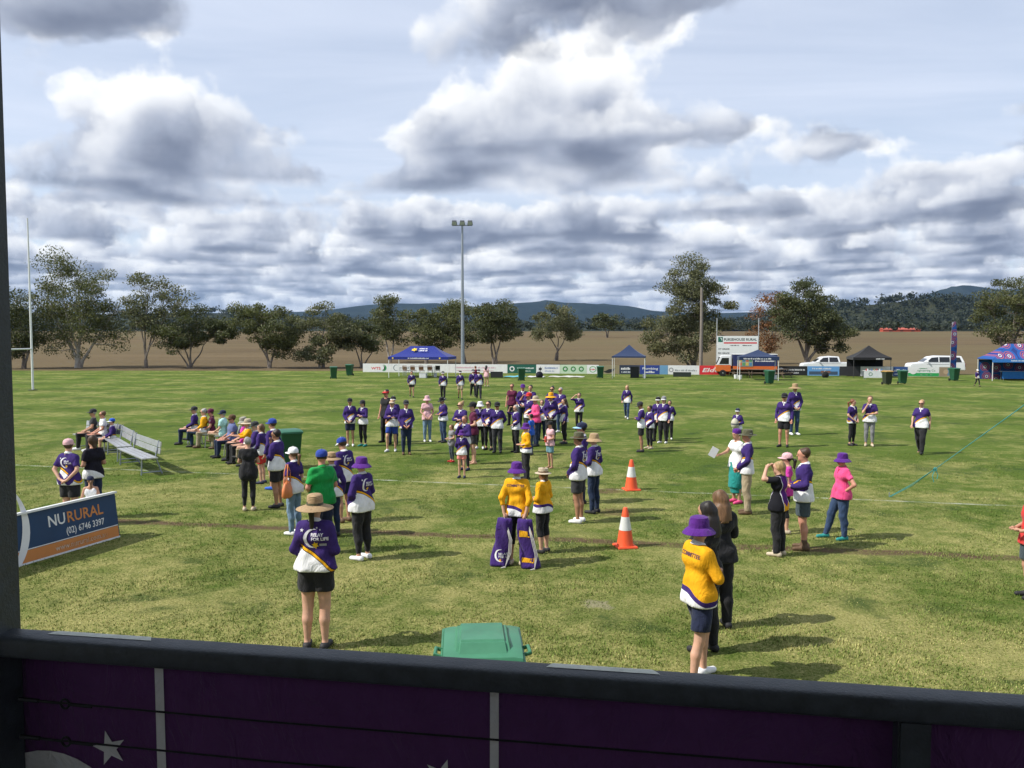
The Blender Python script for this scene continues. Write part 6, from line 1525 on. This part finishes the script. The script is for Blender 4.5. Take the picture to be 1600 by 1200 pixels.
# --- centre group
pp(720, 712, 628, -30, 'crossed', 'f', J, ('pants', 'black'), 'black', None, ('bun', 'blond'), 'l', 'blond woman in sunglasses with folded arms, left of the centre row', glasses=True, yaw=-15)
pp(705, 723, 664, -60, 'hold', 'k', ('dress', 'grey'), ('leggings', 'slate'), 'red', None, ('bob', 'lbrown'), 'l', 'little girl in pale grey dress beside the girl in the purple hat', hem=.55)
pp(726, 736, 650, -30, 'face', 'k', J, ('leggings', 'black'), 'navy', None, ('bob', 'lbrown'), 'r', 'brown-haired girl in jersey standing behind the small purple hat child')
pp(721, 748, 672, -8, 'behind', 'k', J, ('short_shorts', 'coral'), 'navy', ('bucket', 'purple', 'purple'), ('short', 'lbrown'), 'l', 'small child in purple bucket hat, jersey and coral pink shorts')
mp = pp(739, 726, 628, -70, 'hold', 'm', ('polo', 'maroon'), ('shorts', 'dkgrey'), None, ('cap', 'black', 'black'), ('short', 'dark'), 'l', 'barefoot man in maroon polo holding a gold shirt')
pp(750, 702, 627, -5, 'relaxed', 'f', J, ('leggings', 'black'), 'white', ('bucket', 'white', 'white'), ('bob', 'dark'), 'm', 'woman in white bucket hat in the centre row')
pp(763, 704, 627, -20, 'clasp', 'f', J, ('leggings', 'black'), 'black', None, ('bob', 'dark'), 'l', 'dark-haired woman in sunglasses with clasped hands in the centre row', glasses=True)
pp(777, 708, 628, -15, 'behind', 'm', J, ('pants', 'dkgrey'), 'dkgrey', ('cap', 'black', 'black'), ('short', 'dark'), 't', 'man in black cap at the right end of the centre row', glasses=True)
pp(800, 665, 600, -25, 'relaxed', 'm', ('tee', 'maroon'), ('pants', 'black'), 'black', None, ('crop', 'lbrown'), 'r', 'man in maroon shirt and dark vest at the back of the centre crowd', glasses=True)
pp(817, 669, 600, -5, 'clasp', 'm', J, ('pants', 'navy'), 'black', ('cap', 'purple', 'purple'), ('short', 'brown'), 'r', 'person in purple cap beside the man in maroon')
pp(829, 671, 602, -20, 'crossed', 'm', J, ('pants', 'black'), 'black', None, ('short', 'dark'), 'm', 'dark-haired person behind the pink shirt in the centre crowd')
pp(827, 690, 613, -40, 'shade', 'm', J, ('pants', 'dkgrey'), 'black', ('cap', 'red', 'red'), ('short', 'brown'), 'r', 'person in red cap raising a hand in the centre crowd')
pp(837, 698, 618, -75, 'hold', 'g', ('long', 'pink'), ('jeans', 'dkjean'), 'black', ('wide', 'sand', 'tan'), ('short', 'brown'), 'l', 'woman in bright pink top and straw hat in the centre crowd')
pp(806, 708, 633, -55, 'shade', 'f', J, ('pants', 'black'), 'black', None, ('bob', 'grey'), 'l', 'grey-haired woman shading her eyes at the left of the centre crowd')
pp(830, 712, 647, -115, 'relaxed', 'k', ('tee', 'blue'), ('jeans', 'jean'), 'black', None, ('short', 'dark'), 'm', 'black-haired boy in bright blue shirt')
pp(822, 750, 661, -78, 'hold', 'g', CM, ('pants', 'black'), 'black', ('bucket', 'purple', 'purple'), ('short', 'lbrown'), 'l', 'woman in gold jersey and purple bucket hat, hands together, before the centre crowd')
by = pp(860, 733, 658, -60, 'hold', 'k', ('tee', 'ltpink'), ('shorts', 'shortblue'), None, ('cap', 'black', 'black'), ('short', 'dark'), 'm', 'boy in black cap, pale pink shirt and blue-green shorts')
pp(861, 695, 613, -15, 'clasp', 'm', J, ('pants', 'black'), 'black', ('straw', 'gold', 'tan'), ('short', 'brown'), 'm', 'person in yellow straw hat in the centre crowd')
pp(847, 688, 625, -10, 'relaxed', 'f', J, ('jeans', 'dkjean'), 'black', None, ('bob', 'brown'), 'l', 'small-faced woman standing between the pink top and the yellow hat')
pp(863, 672, 604, -20, 'crossed', 'f', J, ('pants', 'black'), 'black', None, ('bun', 'dark'), 'm', 'woman with a dark bun at the back right of the centre crowd', glasses=True)
pp(876, 676, 606, -20, 'clasp', 'h', J, ('jeans', 'jean'), 'white', None, ('crop', 'grey'), 'r', 'balding man in sunglasses at the back right of the centre crowd', glasses=True)
pp(882, 694, 623, -80, 'reach', 'f', J, ('leggings', 'black'), 'dkgrey', None, ('long', 'brown'), 'l', 'long-haired woman reaching out at the right of the centre crowd')
pp(905, 672, 614, -20, 'shade', 'f', J, ('leggings', 'black'), 'black', None, ('bob', 'brown'), 'l', 'brown-haired person shading the eyes, standing apart right of the centre crowd')
# --- gold committee pair with the bags, and the couple by the cones
k1 = pp(808, 886, 722, 162, 'carry', 'm', CM, ('capri', 'black'), 'sand', ('bucket', 'purple', 'purple'), ('short', 'grey'), 'l', 'committee member in gold jersey and purple hat holding two purple bags', logo='c', yaw=30)
pp(849, 867, 732, -128, 'hold', 'g', CM, ('capri', 'black'), 'black', ('boater', 'sand', 'brown'), ('bob', 'lbrown'), 'l', 'committee woman in gold jersey and striped straw boater', logo=False)
pp(905, 819, 675, -118, 'clasp', 'h', J, ('shorts', 'dkgrey'), 'white', ('akubra', 'olive', 'brown'), ('short', 'brown'), 't', 'man in brown felt hat, dark shorts and white sneakers', logo='small')
pp(929, 804, 677, -122, 'hold', 'f', J, ('jeans', 'dkjean'), 'black', ('bucket', 'tan', 'tan'), ('short', 'blond'), 'l', 'woman in tan bucket hat and dark jeans right of the felt hat man', logo='small')
pp(910, 788, 660, -100, 'relaxed', 'm', J, ('pants', 'navy'), 'black', ('cap', 'navy', 'ltblue'), ('short', 'dark'), 'r', 'man in navy and light blue cap behind the felt hat man')
# --- right of centre
pp(980, 655, 602, -10, 'walk', 'f', J, ('jeans', 'jean'), 'white', None, ('long', 'blond'), 'l', 'fair-haired woman in jeans walking alone before the navy gazebo')
pp(1003, 707, 627, -100, 'crossed', 'm', J, ('shorts', 'black'), 'black', ('cap', 'dkgrey', 'dkgrey'), ('short', 'brown'), 't', 'man in dark cap and black shorts looking down, left of the small group', nod=20)
pp(1016, 702, 634, -60, 'clasp', 'f', J, ('leggings', 'black'), 'sand', None, ('short', 'dark'), 't', 'person half hidden behind the man in black shorts')
pp(1029, 690, 620, -30, 'relaxed', 'f', J, ('pants', 'black'), 'black', ('cap', 'black', 'white'), ('short', 'dark'), 'm', 'person in black and white cap at the back of the small group')
pp(1038, 693, 619, -30, 'relaxed', 'g', J, ('pants', 'black'), 'white', ('cap', 'grey', 'white'), ('pony', 'dark'), 'l', 'woman in grey cap and white shoes in the small group')
pp(1047, 687, 626, -20, 'behind', 'f', J, ('pants', 'black'), 'white', None, ('bob', 'dark'), 'm', 'dark-haired person at the right of the small group')
kb = pp(1154, 702, 638, -35, 'hold', 'k', J, ('shorts', 'navy'), 'white', ('cap', 'navy', 'white'), ('short', 'brown'), 'l', 'boy in navy cap holding a pale ball behind the couple')
wt = pp(1153, 788, 671, -75, 'reach', 'f', ('tee', 'white'), ('skirt', 'teal'), 'pink', ('bandana', 'purple', 'purple'), ('short', 'dark'), 'm', 'woman in purple bandana and long teal skirt holding a sheet of paper')
pp(1170, 805, 671, -100, 'clasp', 'm', J, ('pants', 'khaki'), ('brown',), ('akubra', 'olive', 'olive'), ('short', 'grey'), 'r', 'man in olive hat and khaki trousers beside the woman in teal', logo=False)
pp(1227, 699, 614, -30, 'relaxed', 'm', J, ('shorts', 'black'), 'black', ('cap', 'black', 'black'), ('short', 'dark'), 'r', 'man in black cap and black shorts in front of the straw hat man', glasses=True)
pp(1243, 680, 599, 5, 'clasp', 'm', J, ('jeans', 'jean'), 'white', ('straw', 'tan', 'tan'), ('short', 'brown'), 'm', 'man in tan straw hat and jeans standing far right of centre')
pp(1334, 697, 624, 25, 'clasp', 'f', Js, ('leggings', 'black'), 'black', None, ('pony', 'red'), 'l', 'auburn-haired woman in black leggings, left of the talking pair', yaw=30)
pp(1361, 698, 619, -20, 'face', 'f', Js, ('leggings', 'grey'), 'sand', None, ('short', 'lbrown'), 'l', 'woman in grey leggings with a hand at her face, right of the talking pair')
pp(1442, 710, 625, -40, 'walk', 'g', Js, ('pants', 'black'), 'black', None, ('short', 'blond'), 'l', 'short-haired blond woman in black trousers walking alone at the right', glasses=True)
pp(1528, 604, 577, 10, 'walk', 'k', J, ('leggings', 'black'), 'black', ('cap', 'white', 'white'), ('short', 'dark'), 'l', 'small far figure in white cap before the patterned marquee')
pp(1320, 846, 708, -80, 'hip', 'g', ('polo', 'pink'), ('jeans', 'jean'), 'teal', ('bucket', 'purple', 'purple'), ('short', 'brown'), 'r', 'woman in bright pink shirt and purple hat with a hand on her hip')
pp(1260, 862, 701, -108, 'hold', 'h', J, ('shorts', 'slate'), ('brown',), None, ('short', 'brown'), 'r', 'bareheaded man in jersey, grey shorts and work boots', logo='small')
pp(1233, 836, 708, -110, 'relaxed', 'f', ('tee', 'magenta'), ('capri', 'black'), 'sand', ('cap', 'ltpink', 'ltpink'), ('pony', 'dark'), 'l', 'woman in pink cap and magenta shirt between the man in boots and the shading woman')
pp(1221, 872, 722, -135, 'binoc', 'f', ('shirt', 'panel'), ('pants', 'black'), 'sand', None, ('bob', 'blond'), 'l', 'blond woman in dark purple and gold top shading her eyes')
# --- nearest at the right
pp(1096, 1078, 808, 118, 'stride', 'm', CM, ('shorts', 'navy'), 'white', ('bucket', 'purple', 'purple'), ('short', 'brown'), 'l', 'young man in gold jersey, purple bucket hat and navy shorts near the rail', logo='c', yaw=15)
pp(1108, 1028, 786, -150, 'crossed', 'f', ('long', 'black'), ('pants', 'black'), 'black', None, ('long', 'dark'), 'm', 'black-haired woman all in black beside the young man in gold', hem=.70)
pp(1128, 988, 768, 190, 'crossed', 'f', ('long', 'black'), ('pants', 'black'), 'black', None, ('long', 'lbrown'), 'l', 'woman with long light brown hair in black behind the black-haired woman')
pp(1621, 940, 765, -100, 'hold', 'm', ('tee', 'red'), ('shorts', 'slate'), 'black', None, ('short', 'dark'), 'm', 'person in red shirt cut off by the right edge')

# ------------------------------------------------------------------ things people hold
def world_pt(o, p): 
    bpy.context.view_layer.update(); return o.matrix_world @ Vector(p)
P0 = pose('carry'); pc = cloth((.050, .022, .150))
def gear_bag(label, hand, wpx, tilt, band):
    w = world_pt(k1, hand)+Vector((-.02 if not band else .03, 0, 0)); r = empty('gear_bag', (w.x, w.y, 0), math.radians(-18), label, 'bag', 'purple gear bags')
    H = w.z-.02; V = []; n = 20; rows = 18
    for i in range(rows):
        q = i/(rows-1); z = .01+H*q; a, b = (.145-.035*q, .10-.045*q)
        for k in range(n):
            t_ = 2*math.pi*k/n; V.append((a*math.copysign(abs(math.cos(t_))**.7, math.cos(t_))+tilt*(1-q)+.016*math.sin(9*q+k*.9)+.03*math.sin(3.5*q+tilt*40), b*math.copysign(abs(math.sin(t_))**.7, math.sin(t_))+.016*math.sin(11*q+1.3*k)+.03*math.sin(5*q), z))
    Fc = [(i*n+k, i*n+(k+1) % n, (i+1)*n+(k+1) % n, (i+1)*n+k) for i in range(rows-1) for k in range(n)]+[tuple(range(n))[::-1], tuple((rows-1)*n+k for k in range(n))]
    o = link('sack', mesh_from('sack', V, Fc, pc, True), r)
    bv = BVHTree.FromPolygons([Vector(v) for v in V], Fc)
    def lay(name, g, mat):
        W = []
        for x, z in g[0]:
            h_ = bv.ray_cast(Vector((x, -.6, z)), Vector((0, 1, 0))); W.append((x, (h_[0].y if h_[0] is not None else -.1)-.006, z))
        MB().add(W, g[1]).build(name, mat, o)
    cx = tilt*.85
    if band:
        for z0, z1 in ((.50, .60), (.10, .17)):
            V2 = []; F2 = []
            for k in range(9): V2 += [(-.11+.0275*k+tilt*(1-z0/H), z0), (-.11+.0275*k+tilt*(1-z0/H), z1)]
            for k in range(8): F2.append((2*k, 2*k+2, 2*k+3, 2*k+1))
            lay('gold_band', (V2, F2), cloth(GOLD))
    else:
        lay('crescent_print', crescent2d(cx, .18, .10, 70, 300, .3), cloth(WHITE)); lay('lettering', shift2d(text_mesh('RELAY', .05, 1, .001), cx-.03, .19), cloth(WHITE)); lay('lettering', shift2d(text_mesh('FOR LIFE', .05, 1, .001), cx-.03, .145), cloth(WHITE)); lay('daffodil_print', star2d(cx, .105, .03, 6, 0, .5), cloth(GOLD))
    mb = MB()
    for k in range(3): mb.tube([(.02, -.03, H+.02), (.13+.02*k, -.12, H*.6), (.15+.02*k+tilt*.6, -.14, .25), (.12+tilt, -.15, .02+.01*k), (.05+tilt, -.16, .012)], .006, 5)
    mb.build('cord', cloth((.5, .48, .45)), r); return r
gear_bag('upright purple gear bag with white crescent and hanging cords', P0['L']['hand'], 0, -.05, False); gear_bag('slumped purple gear bag with gold bands', P0['R']['hand'], 0, .07, True)
# orange handbag on the white cap woman's shoulder
hb = empty('handbag', world_pt(wb, (.26, .06, .78)), math.radians(-95), 'orange leather handbag on the shoulder of the white cap woman', 'handbag'); lm = plain(col('orange'), .5, 0, .15, 12.0)
V = []; n = 14
for z, a, b in ((0, .15, .06), (.03, .19, .085), (.16, .185, .075), (.25, .14, .045), (.29, .10, .02)): V += [(a*math.cos(2*math.pi*k/n), b*math.sin(2*math.pi*k/n), z) for k in range(n)]
Fc = [(i*n+k, i*n+(k+1) % n, (i+1)*n+(k+1) % n, (i+1)*n+k) for i in range(4) for k in range(n)]+[tuple(range(n))[::-1], tuple(4*n+k for k in range(n))]
link('pouch', mesh_from('pouch', V, Fc, lm, True), hb)
for y in (-.03, .03): MB().tube([(-.10, y, .25), (-.06, y, .48), (0, y*.5, .60), (.06, y, .48), (.10, y, .25)], .010, 6).build('strap', lm, hb)
# sheet of paper, ball, gold shirt, red drink bottle
q = world_pt(wt, pose('reach')['R']['hand']); o = MB().box((0, 0, 0), (.16, .004, .22), M=Matrix.Rotation(.5, 3, 'Y')).build('paper_sheet', plain((.75, .75, .76), .6, 0, .03), None, loc=q+Vector((-.10, -.02, .06))); tag(o, 'white sheet of paper held by the woman in teal', 'paper')
q = world_pt(kb, (0, -.29, 1.09)); bl = empty('football', q, .4, 'pale football held by the boy in the navy cap', 'ball')
MB().lathe([(.004, -.19), (.06, -.16), (.11, -.09), (.128, 0), (.11, .09), (.06, .16), (.004, .19)], 18).build('ball_skin', plain((.46, .44, .34), .6), bl, smooth=True); MB().lathe([(.129, -.02), (.1305, 0), (.129, .02)], 18).build('seam_band', plain((.10, .10, .12), .6), bl, smooth=True)
q = world_pt(mp, (0, -.27, 1.05)); g_ = empty('folded_shirt', q, math.radians(-70), 'gold shirt hanging from the hands of the barefoot man', 'shirt')
V = []; Fc = []
for i in range(9):
    for j in range(6): V.append((-.13+.052*j+.012*math.sin(i), -.03+.03*math.sin(j*2.1+i*.5), .02-.065*i))
for i in range(8):
    for j in range(5): Fc.append((6*i+j, 6*i+j+1, 6*i+j+7, 6*i+j+6))
o = link('cloth_body', mesh_from('cloth_body', V, Fc, cloth(GOLD), True), g_); md = o.modifiers.new('thick', 'SOLIDIFY'); md.thickness = .02
q = world_pt(by, pose('hold')['L']['hand']); d_ = empty('drink_bottle', q+Vector((.02, 0, -.08)), 0, 'red drink bottle in the hands of the boy in blue-green shorts', 'bottle'); MB().lathe([(.032, 0), (.036, .02), (.036, .14), (.018, .17)], 12).build('flask', P_((.5, .05, .03)), d_, smooth=True); MB().lathe([(.02, .168), (.02, .195), (.008, .2)], 10).build('cap', P_(Wt), d_)
